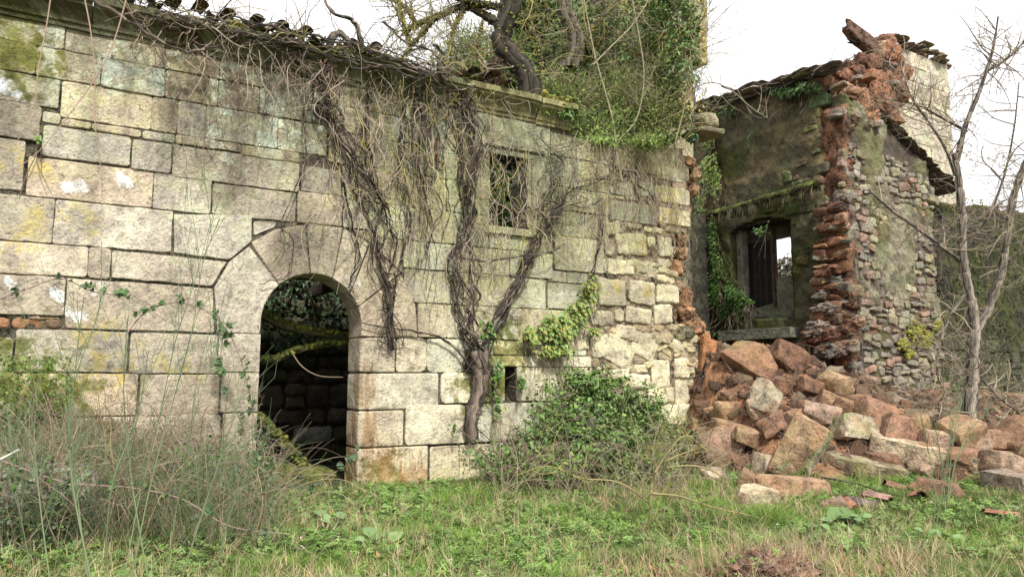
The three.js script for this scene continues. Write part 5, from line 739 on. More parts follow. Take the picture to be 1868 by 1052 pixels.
// trees that grow in the ruin
function tree(name, label, limbs, depth, col, tw, o = {}) {
  const P0 = at(limbs[0][0][0], limbs[0][0][1], depth), t = thing(name, label, 'tree', P0.clone()), g = new MB(), tg = new MB(), ms = [];
  limbs.forEach((l, k) => { const r0 = l[0][2], r1 = l[l.length - 1][2], dz = o.dz ? o.dz[k] || 0 : 0, P = smooth(l.map(([x, y], i) => at(x, y, depth + dz * i / (l.length - 1))), 7), m = new MB(); tube(m, P, r0, r1, 13, col, null, 0.42); put(t, k ? 'limb' : 'trunk', m.geo(), barkMat);
    for (let q = 0; q < (o.twigs ?? 26) && r1 < 9; q++) { const i = Math.floor(rr(0.15, 1) * (P.length - 1)); branch(tg, P[i].clone(), rdir().add(V3(0, o.up ?? 0.3, 0)), rr(0.3, o.len || 1.1), rr(0.005, 0.013), 2, { wig: 0.2, kids: [3, 3], col: pick(tw), step: 0.07, spread: 1, min: 0.0028, tips: o.tips }); }
    if (o.moss) for (let q = 0; q < 260; q++) { const e = rdir(), i = Math.floor(rnd() * P.length), f = i / P.length; ms.push({ p: P[i].clone().addScaledVector(e, lerp(r0, r1, f) * 0.95).add(V3(0, gauss() * 0.03, 0)), s: rr(0.008, 0.022), c: tint(pick([[0.2, 0.19, 0.03], [0.13, 0.14, 0.03], [0.3, 0.25, 0.05]]), 0.3) }); } });
  if (!tg.empty) put(t, 'twig', tg.geo(), twigMat, { kind: 'stuff' }); if (ms.length) scatter(t, 'moss', new THREE.IcosahedronGeometry(1, 1), dryMat, ms); return t;
}
tree('gnarled_tree', 'dark crooked trunk with a sharp elbow rising from the cornice corner', [[[968, 190, 0.165], [966, 150], [955, 128], [925, 96], [913, 76], [918, 50], [930, 20], [934, -30, 0.13]], [[930, 14, 0.06], [880, 8], [840, -2], [800, -20, 0.04]], [[968, 160, 0.04], [985, 130], [980, 80], [960, 40], [975, -10, 0.02]]], 11.3, [0.075, 0.06, 0.04], [[0.34, 0.29, 0.1], [0.28, 0.25, 0.11], [0.22, 0.19, 0.12]], { moss: 1, twigs: 12, len: 1.0 });
tree('gnarled_tree', 'grey barked straight trunk behind the dark crooked one', [[[1040, 125, 0.15], [1050, 90], [1048, 60], [1034, 30], [1026, -20, 0.12]], [[1046, 100, 0.09], [1020, 130], [1000, 160], [990, 200, 0.07]], [[1052, 80, 0.05], [1090, 40], [1130, 0, 0.04]]], 12.6, [0.2, 0.17, 0.13], [[0.36, 0.3, 0.1], [0.3, 0.26, 0.16]], { moss: 1, twigs: 14 });
tree('gnarled_tree', 'reddish brown leaning trunk low behind the crooked one', [[[885, 190, 0.17], [893, 150], [908, 115], [932, 85, 0.12]], [[895, 150, 0.04], [880, 120], [872, 80], [880, 40, 0.02]]], 12.3, [0.19, 0.13, 0.09], [[0.3, 0.25, 0.12]], { moss: 1, twigs: 14, len: 0.7 });
tree('budding_tree', 'thin mossy branches with buds against the sky above the cornice', [[[905, 40, 0.07], [850, 12], [800, 30], [760, 45], [735, 60, 0.03]], [[800, 25, 0.04], [770, 60], [745, 90], [720, 120, 0.02]], [[760, 45, 0.035], [740, 15], [700, -10, 0.03]], [[850, 12, 0.04], [830, 45], [820, 90, 0.02]], [[745, 75, 0.03], [735, 40], [728, 0, 0.02]]], 11.4, [0.18, 0.15, 0.09], [[0.26, 0.23, 0.11], [0.2, 0.17, 0.12], [0.3, 0.27, 0.1]], { moss: 1, twigs: 26, len: 0.8 });
// long bare saplings that stand in front of the green growth
for (const [label, pts, r] of [['long thin grey sapling arching up right of the window over the green shrub', [[1125, 270], [1118, 220], [1105, 170], [1088, 110], [1075, 50], [1062, -20]], 0.02], ['pale curved shoot from the wall top leaning right towards the pier', [[1135, 330], [1125, 265], [1160, 220], [1175, 140], [1165, 60], [1150, -20]], 0.018], ['yellow lichened stem climbing the left side of the tower pier', [[1232, 260], [1250, 190], [1262, 120], [1256, 60], [1268, -20]], 0.013], ['grey slanting stem crossing in front of the ivy clad wall', [[1082, 118], [1115, 85], [1150, 50], [1180, 5], [1190, -20]], 0.016], ['thin branch arching from the pier over the slate edge', [[1265, 160], [1300, 150], [1335, 165], [1370, 195], [1400, 215]], 0.012], ['knotted dark vine stub curling into the sky beside the pier', [[1268, 200], [1268, 160], [1276, 142], [1268, 136], [1262, 150]], 0.02]]) {
  const P = smooth(pts.map(([x, y]) => at(x, y, 11.9)), 7), t = thing('sapling', label, 'sapling', P[0].clone()), g = new MB(), tg = new MB(), c = label.includes('yellow') ? [0.3, 0.26, 0.13] : label.includes('dark') ? [0.16, 0.14, 0.13] : [0.32, 0.28, 0.19]; tube(g, P, r, r * 0.4, 6, c); put(t, 'stem', g.geo(), twigMat);
  for (let k = 0; k < 16; k++) branch(tg, pick(P).clone(), rdir().add(V3(0, 0.3, 0)), rr(0.2, 0.8), 0.006, 1, { wig: 0.15, kids: [2], col: c, step: 0.08, min: 0.0025 }); put(t, 'twig', tg.geo(), twigMat, { kind: 'stuff' }); }
// hawthorn-like twigs over the pier
{ const t = thing('lichened_twigs', 'tangle of yellow lichened twigs over the ivy left of the tower pier', 'shrub', at(1220, 250, 12)), g = new MB(), lv = []; for (let k = 0; k < 70; k++) { const p = at(rr(1170, 1285), rr(-20, 250), rr(11.7, 12.2)); branch(g, p, V3(gauss(), gauss(), gauss() * 0.4), rr(0.25, 0.8), rr(0.003, 0.007), 1, { wig: 0.22, kids: [3], col: pick(YT), step: 0.07, min: 0.0025 }); } put(t, 'twig', g.geo(), twigMat, { kind: 'stuff' }); for (let k = 0; k < 900; k++) lv.push({ p: at(rr(1130, 1290), rr(-20, 240), rr(11.7, 12.2)), d: rdir(), s: rr(0.5, 1), c: tint([0.26, 0.25, 0.07], 0.3) }); scatter(t, 'buds', small, leafMat, lv); }
// distant tree seen through the window niche
shrub('distant_tree', 'grey green tree far away seen through the bright niche opening', [[1432, 492, 40, 14, 22, 500], [1424, 512, 40, 16, 16, 400]], leafGeo(0.25, 0.2, 'ovate'), [[0.14, 0.15, 0.1], [0.2, 0.18, 0.13]], [[0.2, 0.17, 0.14]], { cat: 'tree', twigs: 6 });
// ---------------------------------------------------------------- creepers on the facade
const VB = [[0.24, 0.175, 0.13], [0.31, 0.24, 0.18], [0.175, 0.125, 0.095], [0.37, 0.3, 0.23]], VP = [[0.44, 0.37, 0.28], [0.36, 0.3, 0.23], [0.5, 0.43, 0.33]];
const hw = (x, y, w = 0.05) => hitWall(x, y, w);
function strands(t, name, px, n, r, spread, o = {}) {                    // stems that run side by side along a path and wind round each other
  const P = smooth(px.map(([x, y, w]) => hw(x, y, w ?? 0.09)), 9), L = P.length;
  for (let k = 0; k < n; k++) {
    const ph = rnd() * 30, f0 = o.stagger ? rr(0, o.stagger) : 0, f1 = o.stagger ? 1 - rr(0, o.stagger) : 1, tw = rr(2, 5), pts = [];
    for (let i = Math.floor(f0 * (L - 1)); i <= Math.floor(f1 * (L - 1)); i++) { const f = i / (L - 1), sp = spread * (o.fan ? lerp(0.35, 1.5, f) : 1), a = sp * (Math.sin(ph + f * tw * 2) * 0.45 + noise3(f * 9, ph, 1) * 0.75 + noise3(f * 26, ph, 2) * 0.3 + noise3(f * L * 0.22, ph, 3) * 0.14), b = sp * 0.4 * (Math.cos(ph + f * tw * 2) + noise3(f * 12, ph, 5)); pts.push(P[i].clone().addScaledVector(UX, a).addScaledVector(NZ, Math.max(-0.05, b)).add(V3(0, 0.02 * noise3(f * 20, ph, 9), 0))); }
    if (pts.length < 3) continue; const g = new MB(), q = r * rr(0.45, 1.3), c = tint(pick(o.cols || VB), 0.16); tube(g, pts, q, q * (o.taper ?? 0.6), 6, c, null, 0.35); if (n > 3) for (let m = 0; m < 3; m++) { const z = pick(pts); tube(g, wander(z, UX.clone().multiplyScalar(rnd() < 0.5 ? -1 : 1).add(V3(0, rr(-1, 0.5), 0)).addScaledVector(NZ, 0.2), rr(0.1, 0.45), 0.04, 0.3, (d) => { d.y -= 0.06; }), q * 0.4, 0.002, 4, c); } put(t, name, g.geo(), barkMat);
  }
}
function tendrils(t, n, from, len, o = {}) {
  const g = new MB();
  for (let k = 0; k < n; k++) { const [x, y] = from(), p = hw(x, y, rr(0.03, o.out ?? 0.16)), l = rr(len[0], len[1]); const pts = wander(p, V3(0, -1, 0).addScaledVector(UX, gauss() * 0.5), l, 0.045, o.wig ?? 0.26, (d, q) => { d.y -= o.down ?? 0.11; const w = toUV(q)[2]; d.addScaledVector(NZ, (w < 0.03 ? 0.25 : w > (o.max ?? 0.2) ? -0.25 : 0)); }); const c = tint(pick(o.cols || [...VB, VP[0], VP[1]]), 0.15), r = rr(0.003, o.r ?? 0.009); tube(g, pts, r, r * 0.5, 5, c); if (rnd() < (o.fork ?? 0.6)) for (let m = 0; m < 3; m++) { const q = pick(pts); tube(g, wander(q, rdir().add(V3(0, -0.4, 0)), rr(0.08, 0.4), 0.035, 0.35, (d, z) => { d.y -= 0.06; const w = toUV(z)[2]; if (w < 0.03) d.addScaledVector(NZ, 0.3); }), r * 0.6, 0.0022, 4, c); } }
  put(t, 'tendril', g.geo(), twigMat, { kind: 'stuff' });
}
{ // the big forked creeper
  const t = thing('forked_creeper', 'thick old creeper with a forked braided trunk climbing the wall below the window', 'vine', hw(862, 800));
  const tr = new MB(); tube(tr, smooth([[862, 800, 0.1], [860, 770, 0.12], [868, 735, 0.12], [876, 705, 0.12], [874, 670, 0.12], [868, 640, 0.1]].map(([x, y, w]) => hw(x, y, w)), 8), 0.085, 0.125, 14, [0.27, 0.205, 0.16], null, 0.45); put(t, 'trunk', tr.geo(), barkMat);
  strands(t, 'stem', [[862, 790], [866, 740], [874, 690], [872, 650]], 9, 0.034, 0.09);
  strands(t, 'stem', [[870, 690], [862, 640], [846, 590], [838, 520], [842, 440], [852, 350], [852, 260], [842, 190], [850, 160]], 12, 0.013, 0.27, { stagger: 0.08 });
  strands(t, 'stem', [[874, 680], [892, 620], [918, 565], [945, 515], [968, 465], [985, 430]], 13, 0.021, 0.11, { cols: [VB[0], VB[1], VB[3]] });
  strands(t, 'stem', [[985, 440], [1003, 400], [1040, 355], [1085, 315], [1120, 270]], 9, 0.0075, 0.5, { fan: 1, stagger: 0.25, cols: [[0.26, 0.22, 0.18], [0.33, 0.28, 0.23], VP[1], [0.22, 0.18, 0.14]] });
  strands(t, 'stem', [[985, 440], [1000, 385], [1012, 320], [1022, 260], [1040, 225]], 12, 0.007, 0.42, { fan: 1, stagger: 0.2, cols: [[0.26, 0.22, 0.18], VP[1], [0.22, 0.18, 0.14]] });
  strands(t, 'side_branch', [[858, 668], [835, 640], [800, 612], [750, 603], [700, 595], [642, 583]], 1, 0.021, 0.01, { taper: 0.4, cols: [VB[3]] });
  strands(t, 'side_branch', [[655, 588], [642, 600]], 1, 0.009, 0.003, { cols: [VB[3]] });
  strands(t, 'side_branch', [[840, 470, 0.1], [890, 475, 0.2], [960, 465, 0.25], [1000, 460, 0.25], [1030, 445, 0.2]], 1, 0.014, 0.03, { cols: [VP[1]] });
  strands(t, 'side_branch', [[992, 364, 0.18], [1030, 372, 0.22], [1070, 376, 0.2], [1100, 362, 0.14]], 1, 0.022, 0.01, { cols: [VP[1]], taper: 1.2 });
  strands(t, 'stem', [[1100, 400], [1095, 440], [1085, 480], [1082, 540]], 2, 0.012, 0.04);
  strands(t, 'stem', [[1130, 312, 0.08], [1160, 315, 0.1], [1166, 340, 0.1], [1185, 350, 0.1], [1196, 370, 0.08]], 2, 0.022, 0.03, { cols: [VP[1], VB[1]] });
  tendrils(t, 80, () => [rr(860, 1010), rr(250, 480)], [0.3, 1.1], { r: 0.007, wig: 0.32, max: 0.3, cols: [VB[1], VP[0], VP[1], [0.36, 0.3, 0.1]] });
  tendrils(t, 190, () => [rr(1000, 1245), rr(235, 400)], [0.4, 1.5], { r: 0.006, wig: 0.25, cols: [VB[0], VB[3], VP[1], [0.3, 0.26, 0.12]] });
}
{ // stems hanging right of the arch
  const t = thing('hanging_creeper', 'bundle of dead creeper stems hanging from the cornice beside the arch, cut off below', 'vine', hw(714, 640));
  strands(t, 'stem', [[604, 95], [594, 150], [604, 210], [628, 270], [655, 330], [678, 390], [688, 450], [698, 510], [708, 560], [714, 610], [714, 640]], 8, 0.012, 0.2, { stagger: 0.05 });
  strands(t, 'stem', [[600, 110], [610, 190], [640, 260], [660, 320], [690, 380], [694, 450]], 7, 0.010, 0.32, { stagger: 0.15 });
  strands(t, 'stem', [[690, 440], [702, 500], [710, 560], [714, 638]], 6, 0.02, 0.04);
  strands(t, 'stem', [[670, 130], [672, 230], [680, 320], [705, 400], [720, 450], [705, 520]], 4, 0.013, 0.1, { stagger: 0.1 });
  strands(t, 'stem', [[742, 330], [744, 420], [730, 480], [712, 540]], 2, 0.013, 0.05);
  strands(t, 'stem', [[622, 300], [640, 400], [652, 470], [640, 520], [655, 545]], 3, 0.01, 0.05, { stagger: 0.1 });
  tendrils(t, 36, () => [rr(580, 720), rr(100, 420)], [0.3, 1.2], { r: 0.007 });
}
{ // curtain between the two
  const t = thing('creeper_curtain', 'curtain of twisted hanging stems between the cut bundle and the forked trunk', 'vine', hw(770, 400));
  for (let k = 0; k < 26; k++) { const x = rr(725, 865), y0 = rr(120, 200), y1 = rr(330, 640), n = 6, px = []; for (let i = 0; i <= n; i++) px.push([x + gauss() * 9 + (i / n) * rr(-14, 14), lerp(y0, y1, i / n), rr(0.05, 0.13)]); strands(t, 'stem', px, 1, rr(0.006, 0.014), 0.05, { taper: 0.5, cols: [...VB, VP[1]] }); }
  strands(t, 'stem', [[845, 170], [858, 230], [868, 280], [862, 330], [846, 370]], 2, 0.03, 0.06, { cols: [VB[3], VP[1]] }); strands(t, 'stem', [[800, 250], [796, 285], [808, 300]], 1, 0.028, 0.02, { cols: [[0.34, 0.2, 0.12]] });
  tendrils(t, 150, () => [rr(600, 905), rr(90, 330)], [0.25, 1.3], { r: 0.008, wig: 0.3, cols: [...VB, VP[0], VP[1], [0.38, 0.31, 0.09]] });
  tendrils(t, 110, () => [rr(570, 1000), rr(110, 420)], [0.4, 1.3], { r: 0.0055, wig: 0.42, down: 0.035, out: 0.22, max: 0.28, cols: [VP[0], VP[1], VB[3], [0.3, 0.29, 0.16], [0.34, 0.3, 0.13]] });
  tendrils(t, 60, () => [rr(740, 900), rr(380, 470)], [0.25, 0.8], { r: 0.006, wig: 0.3 });
  strands(t, 'stem', [[882, 262, 0.2], [912, 270, 0.25], [925, 285, 0.25], [918, 320, 0.25], [930, 345, 0.25], [938, 380, 0.22]], 1, 0.014, 0.02, { cols: [VP[2]] });
}
{ // tangle lying on the cornice
  const t = thing('cornice_tangle', 'tangle of bare grey stems sprawling over the tiles and cornice edge left of the arch', 'vine', hw(450, 90)), g = new MB();
  const line = (x) => 8 + (x - 260) * 0.195;                           // the cornice edge in the photograph
  for (let k = 0; k < 40; k++) { const x0 = 240 + 460 * rnd() ** 0.7, len = rr(90, 260), n = 7, px = [], w = rr(0.1, 0.45), up = rr(-8, 34); for (let i = 0; i <= n; i++) { const x = x0 + len * i / n; px.push([x, line(x) + up + gauss() * 9 + (i > 5 ? rr(0, 16) : 0), w + gauss() * 0.04]); } strands(t, 'stem', px, 1, rr(0.007, 0.019), 0.04, { taper: 0.5, cols: [...VB, VP[1]] }); }
  for (const [px, r] of [[[[600, 85, 0.25], [604, 66, 0.3], [620, 60, 0.3], [640, 78, 0.3], [680, 95, 0.3], [720, 110, 0.3], [770, 130, 0.25], [810, 150, 0.2]], 0.035], [[[596, 150, 0.12], [600, 110, 0.2], [604, 75, 0.3], [616, 62, 0.3], [634, 70, 0.3]], 0.033], [[[660, 95, 0.3], [655, 60, 0.35], [640, 35, 0.35], [605, 20, 0.35], [590, -10, 0.35]], 0.022], [[[810, 150, 0.25], [800, 120, 0.3], [808, 100, 0.3], [790, 80, 0.3]], 0.03], [[[700, 40, 0.3], [730, 70, 0.3], [790, 95, 0.3], [820, 130, 0.25]], 0.02]]) strands(t, 'stem', px, 2, r, 0.025, { cols: [VB[1], VB[3], VP[1]] });
  strands(t, 'stem', [[585, 95, 0.3], [566, 88, 0.32], [553, 105, 0.32], [556, 160, 0.22], [552, 220, 0.18], [556, 290, 0.14], [535, 350, 0.12], [512, 410, 0.1], [520, 440, 0.08], [500, 480, 0.06]], 1, 0.018, 0.02, { taper: 0.3, cols: [VP[0]] });
  strands(t, 'stem', [[505, 415, 0.1], [530, 430, 0.1], [536, 455, 0.1], [522, 500, 0.08], [470, 520, 0.06]], 1, 0.008, 0.03, { cols: [VB[1]] });
  strands(t, 'stem', [[152, -5, 0.4], [205, 20, 0.4], [260, 55, 0.4], [310, 85, 0.35], [360, 94, 0.35], [400, 80, 0.35], [440, 58, 0.35]], 1, 0.018, 0.02, { cols: [VB[1]] }); strands(t, 'stem', [[210, -10, 0.4], [260, 48, 0.38], [300, 28, 0.35], [380, 20, 0.35], [470, 50, 0.35]], 1, 0.015, 0.02, { cols: [VB[3]] });
  tendrils(t, 90, () => { const x = rr(250, 640); return [x, line(x) + rr(10, 70)]; }, [0.2, 1.0], { r: 0.008, out: 0.35, wig: 0.33, max: 0.4, cols: [...VB, VP[0], VP[1]] });
  tendrils(t, 40, () => [rr(300, 560), rr(120, 230)], [0.4, 1.6], { r: 0.005, wig: 0.22, cols: [VB[2], VB[0], [0.2, 0.22, 0.12]] });
  for (let k = 0; k < 150; k++) { const x = rr(230, 860), p = hw(x, line(x) + rr(-10, 25), rr(0, 0.4)); branch(g, p, V3(gauss(), rr(-0.3, 0.8), gauss()), rr(0.2, 0.9), rr(0.004, 0.01), 1, { wig: 0.25, kids: [3], col: pick([...VB, VP[1], [0.34, 0.3, 0.1]]), step: 0.06, min: 0.0025 }); } put(t, 'twig', g.geo(), twigMat, { kind: 'stuff' });
  const lv = []; for (let k = 0; k < 500; k++) { const x = rr(260, 830); lv.push({ p: hw(x, line(x) + rr(-18, 30), rr(0, 0.4)), d: rdir(), s: rr(0.4, 0.9), c: tint([0.22, 0.25, 0.06], 0.3) }); } scatter(t, 'buds', small, leafMat, lv);
}
for (const [label, pts] of [['long reddish shoot hanging straight down in front of the upper left stones', [[152, -10], [165, 60], [172, 140], [172, 220], [182, 300], [186, 362]]], ['thin tan shoot leaning from the cornice to the left wall edge', [[232, -10], [205, 80], [168, 150], [120, 215], [60, 285], [-10, 330]]], ['faint tan shoot at the left dangling from the cornice', [[92, -10], [85, 40], [70, 120], [60, 190], [30, 260]]]]) { const P = smooth(pts.map(([x, y]) => hw(x, y, 0.75)), 6), t = thing('hanging_shoot', label, 'vine', P[0].clone()), g = new MB(); tube(g, P, 0.008, 0.003, 5, [0.34, 0.23, 0.17]); put(t, 'stem', g.geo(), twigMat); }
// leaves growing on the wall
const hitF = (x, y) => uv(x, y), fF = (q, o) => wp(q[0], q[1], o);
wallIvy('leafy_creeper', 'bright yellow green creeper leaves on the wall just above the big bush', hitF, fF, [[1010, 600, 34, 26, 520], [1050, 570, 24, 22, 260], [960, 610, 14, 20, 120], [1065, 530, 16, 20, 110], [1000, 640, 30, 10, 160], [1075, 600, 8, 14, 60]], [G3, G4, [0.26, 0.24, 0.06], [0.15, 0.22, 0.06]], small.clone().scale(1.7, 1.7, 1.7), 0.08);
wallIvy('wall_sprig', 'dark leafy sprig clinging to the pale pier stones left of the creeper foot', hitF, fF, [[828, 780, 8, 16, 90], [850, 795, 14, 8, 60], [838, 815, 8, 8, 30]], [G2, G1, [0.08, 0.11, 0.06]], small, 0.06);
wallIvy('creeper_foot_ivy', 'small dark ivy around the trunk of the forked creeper', hitF, fF, [[900, 690, 8, 30, 110], [880, 600, 14, 30, 100], [895, 740, 10, 20, 60], [942, 700, 5, 14, 40]], [G1, G2], leafGeo(0.06, 0.055, 'ivy'), 0.1);
wallIvy('wall_tuft', 'tiny green tuft growing from a joint at the upper left', hitF, fF, [[70, 257, 4, 5, 30]], [G3, G1], small, 0.05);
// ---------------------------------------------------------------- the meadow and its plants
const mAt = (p) => { const q = toUV(p); return mound(q[0], q[2]); };
const free = (x, z, lim = 0.1) => { const q = V3(x, 0, z).sub(ORG), u = q.dot(UX), w = q.dot(NZ); return w > 0.02 && mound(u, w) < lim; };
const DRY = [[0.42, 0.34, 0.18], [0.34, 0.27, 0.15], [0.28, 0.2, 0.13], [0.48, 0.4, 0.24]], DEAD = [[0.2, 0.145, 0.105], [0.16, 0.115, 0.085], [0.27, 0.205, 0.145], [0.31, 0.25, 0.175]];
function tuftGeo(n, h, lean, wd) {
  const g = new MB(); for (let k = 0; k < n; k++) { const a = rr(0, 6.28), l = rr(0.2, 1) * lean, hh = h * rr(0.55, 1.1), o = V3(gauss() * 0.03, 0, gauss() * 0.03), dir = V3(Math.cos(a), 0, Math.sin(a)), sd = V3(-Math.sin(a), 0, Math.cos(a)), st = g.p.length / 3; for (let m = 0; m <= 3; m++) { const f = m / 3, w = wd * (1 - f ** 1.6) * 0.5 + 0.0004, p = o.clone().addScaledVector(dir, l * f * f).add(V3(0, hh * (f - 0.25 * l / h * f * f), 0)); const nn = V3(dir.x * -0.3, 1, dir.z * -0.3).normalize(); g.v(p.clone().addScaledVector(sd, w), nn, 0, f, [1, 1, 1]); g.v(p.clone().addScaledVector(sd, -w), nn, 1, f, [1, 1, 1]); } for (let m = 0; m < 3; m++) { const i = st + m * 2; g.i.push(i, i + 1, i + 2, i + 1, i + 3, i + 2); } } const q = g.geo(); q.computeVertexNormals(); return q; }
function cloverGeo() { const g = new MB(); for (let k = 0; k < 5; k++) { const a = rr(0, 6.28), h = rr(0.02, 0.07), c = V3(Math.cos(a) * rr(0.01, 0.05), h, Math.sin(a) * rr(0.01, 0.05)); for (let m = 0; m < 3; m++) { const b = a + m * 2.1, r = rr(0.010, 0.018), st = g.p.length / 3; const d = V3(Math.cos(b), rr(-0.2, 0.3), Math.sin(b)), s = V3(-Math.sin(b), 0, Math.cos(b)); g.v(c, YUP, 0.5, 0, [1, 1, 1]); g.v(c.clone().addScaledVector(d, r).addScaledVector(s, r * 0.8), YUP, 1, 0.5, [1, 1, 1]); g.v(c.clone().addScaledVector(d, r * 2), YUP, 0.5, 1, [1, 1, 1]); g.v(c.clone().addScaledVector(d, r).addScaledVector(s, -r * 0.8), YUP, 0, 0.5, [1, 1, 1]); g.i.push(st, st + 1, st + 2, st, st + 2, st + 3); } } return g.geo(); }
{
  const sets = [[], [], []], dry = [[], []], clo = [[], []];
  const dm = at(1385, 1030, 5.55), view = (p) => Math.abs(p.x) < 0.74 * -p.z + 0.6;
  const put1 = (n, fn) => { for (let k = 0; k < n; k++) { const z = -4.6 - 6.6 * rnd() ** 1.25, x = rr(-0.74, 0.74) * -z; if (!free(x, z)) continue; fn(x, z, V3(x, groundH(x, z) - 0.01, z)); } };
  put1(95000, (x, z, p) => { const f = fbm3(x * 0.9, z * 0.9, 51), g = fbm3(x * 2.6, z * 2.6, 52), left = sstep(-0.8, -2.6, x), dry0 = Math.hypot((x - dm.x) / 1.25, (z - dm.z) / 0.6) < 1; if (rnd() < 0.55 * left || (dry0 && rnd() < 0.85) || (g < -0.28 && rnd() < 0.75)) return; const c = f > 0 ? pick([[0.19, 0.31, 0.055], [0.22, 0.34, 0.065], [0.14, 0.245, 0.045]]) : pick([[0.145, 0.23, 0.05], [0.22, 0.26, 0.085], [0.1, 0.155, 0.045]]); const pth = at(575, 925, 8.6); if (Math.hypot((x - pth.x) / 1.0, (z - pth.z) / 0.8) < 1 + g && rnd() < 0.8) return; if (fbm3(x * 1.9, z * 1.9, 77) < -0.2 && rnd() < 0.7) return; const tall = 0.6 + 1.5 * Math.max(0, g) + (rnd() < 0.06 ? 0.7 : 0); sets[Math.floor(rnd() * 3)].push({ p, yaw: rr(0, 6.28), tilt: rr(0, 0.25), ta: rr(0, 6.28), s: [rr(0.8, 1.3), rr(0.45, 1.0) * tall, rr(0.8, 1.3)], c: tint(rnd() < 0.035 ? pick(DRY) : c, 0.2) }); });
  put1(9500, (x, z, p) => { const f = fbm3(x * 1.1, z * 1.1, 55), dry0 = Math.exp(-(((x - dm.x) / 1.2) ** 2 + ((z - dm.z) / 0.6) ** 2)), left = sstep(-1.2, -2.6, x); if (rnd() > 0.14 + 0.5 * sstep(0, 0.3, f) + 0.9 * dry0 + 0.25 * left) return; dry[rnd() < 0.5 ? 0 : 1].push({ p, yaw: rr(0, 6.28), tilt: rr(0, 0.9), ta: rr(0, 6.28), s: [rr(0.7, 1.2), rr(0.5, 1.2), rr(0.7, 1.2)], c: tint(pick(dry0 > 0.4 ? [[0.42, 0.24, 0.17], [0.36, 0.22, 0.16], DRY[0], DRY[1]] : DRY), 0.2) }); });
  put1(26000, (x, z, p) => { const g = fbm3(x * 1.7, z * 1.7, 57), dry0 = Math.hypot((x - dm.x) / 1.1, (z - dm.z) / 0.5) < 1; if (g < -0.1 || (dry0 && rnd() < 0.8)) return; clo[rnd() < 0.5 ? 0 : 1].push({ p: p.add(V3(0, rr(0, 0.05), 0)), yaw: rr(0, 6.28), tilt: rr(0, 0.9), ta: rr(0, 6.28), s: rr(0.45, 1.05), c: tint(pick([[0.15, 0.26, 0.06], [0.19, 0.3, 0.07], [0.12, 0.2, 0.05], [0.22, 0.32, 0.1]]), 0.25) }); });
  const gr = thing('meadow_grass', 'green grass and clover of the meadow in front of the ruin', 'grass', [0, 0, -7]); gr.userData.kind = 'stuff';
  sets.forEach((s) => scatter(gr, 'grass', tuftGeo(7, 0.13, 0.15, 0.0055), grassMat, s)); clo.forEach((s) => scatter(gr, 'clover', cloverGeo(), leafMat, s));
  const dg = thing('dry_grass', 'tan dry grass stalks scattered through the meadow and over the reddish mound', 'dry grass', [dm.x, 0, dm.z]); dg.userData.kind = 'stuff'; dry.forEach((s) => scatter(dg, 'stalks', tuftGeo(6, 0.24, 0.16, 0.0042), dryMat, s));
  thicket(dg, 'dead_stalk', 420, () => { const z = rr(-9.5, -4.8), x = rr(-0.7, 0.7) * -z; return free(x, z) && fbm3(x, z, 91) > -0.05 ? V3(x, groundH(x, z), z) : null; }, [0.12, 0.5], [...DEAD, DRY[1], DRY[2]], { r: 0.0028, lean: 1.2, arch: 0.05, wig: 0.12, fork: 0.5 });
  // dead leaves on the ground
  const dl = []; put1(1300, (x, z, p) => { if (rnd() < 0.5) dl.push({ p: p.add(V3(0, 0.05, 0)), d: rdir(), s: rr(0.5, 1.1), c: tint(pick([[0.4, 0.2, 0.09], [0.3, 0.17, 0.09], [0.5, 0.42, 0.33]]), 0.25) }); }); const dd = thing('dead_leaves', 'brown dead leaves strewn over the grass', 'leaves', [0, 0, -7]); dd.userData.kind = 'stuff'; scatter(dd, 'leaf', leafGeo(0.06, 0.035, 'ovate'), dryMat, dl);
  const mb = thing('earth_mound', 'low reddish earth mound with dry stalks at the bottom right foreground', 'mound', dm.clone().setY(0)); { const g = rockGeo(0.34, 0.17, 0.28, { seg: 14, rough: 0.4, freq: 3, box: 2, warp: 0.2, tone: [0.33, 0.2, 0.14] }); put(mb, 'earth', placed(g, V3(dm.x, groundH(dm.x, dm.z) - 0.14, dm.z)), soilMat); for (let k = 0; k < 26; k++) { const x = dm.x + gauss() * 0.5, z = dm.z + gauss() * 0.35, s = rr(0.02, 0.06); put(mb, 'clod', placed(rockGeo(s, s * 0.7, s, { seg: 4, rough: 0.2, tone: tint([0.36, 0.21, 0.14], 0.2) }), V3(x, groundH(x, z) + s * 0.3, z)), soilMat); } const t = new MB(); for (let k = 0; k < 260; k++) { const x = dm.x + gauss() * 0.5, z = dm.z + gauss() * 0.35; tube(t, wander(V3(x, groundH(x, z), z), V3(gauss(), rr(0.1, 0.8), gauss()), rr(0.1, 0.35), 0.05, 0.2), 0.0025, 0.0012, 4, pick([...DRY, ...DEAD, [0.4, 0.24, 0.17]])); } put(mb, 'dry_stalk', t.geo(), twigMat, { kind: 'stuff' }); }
}
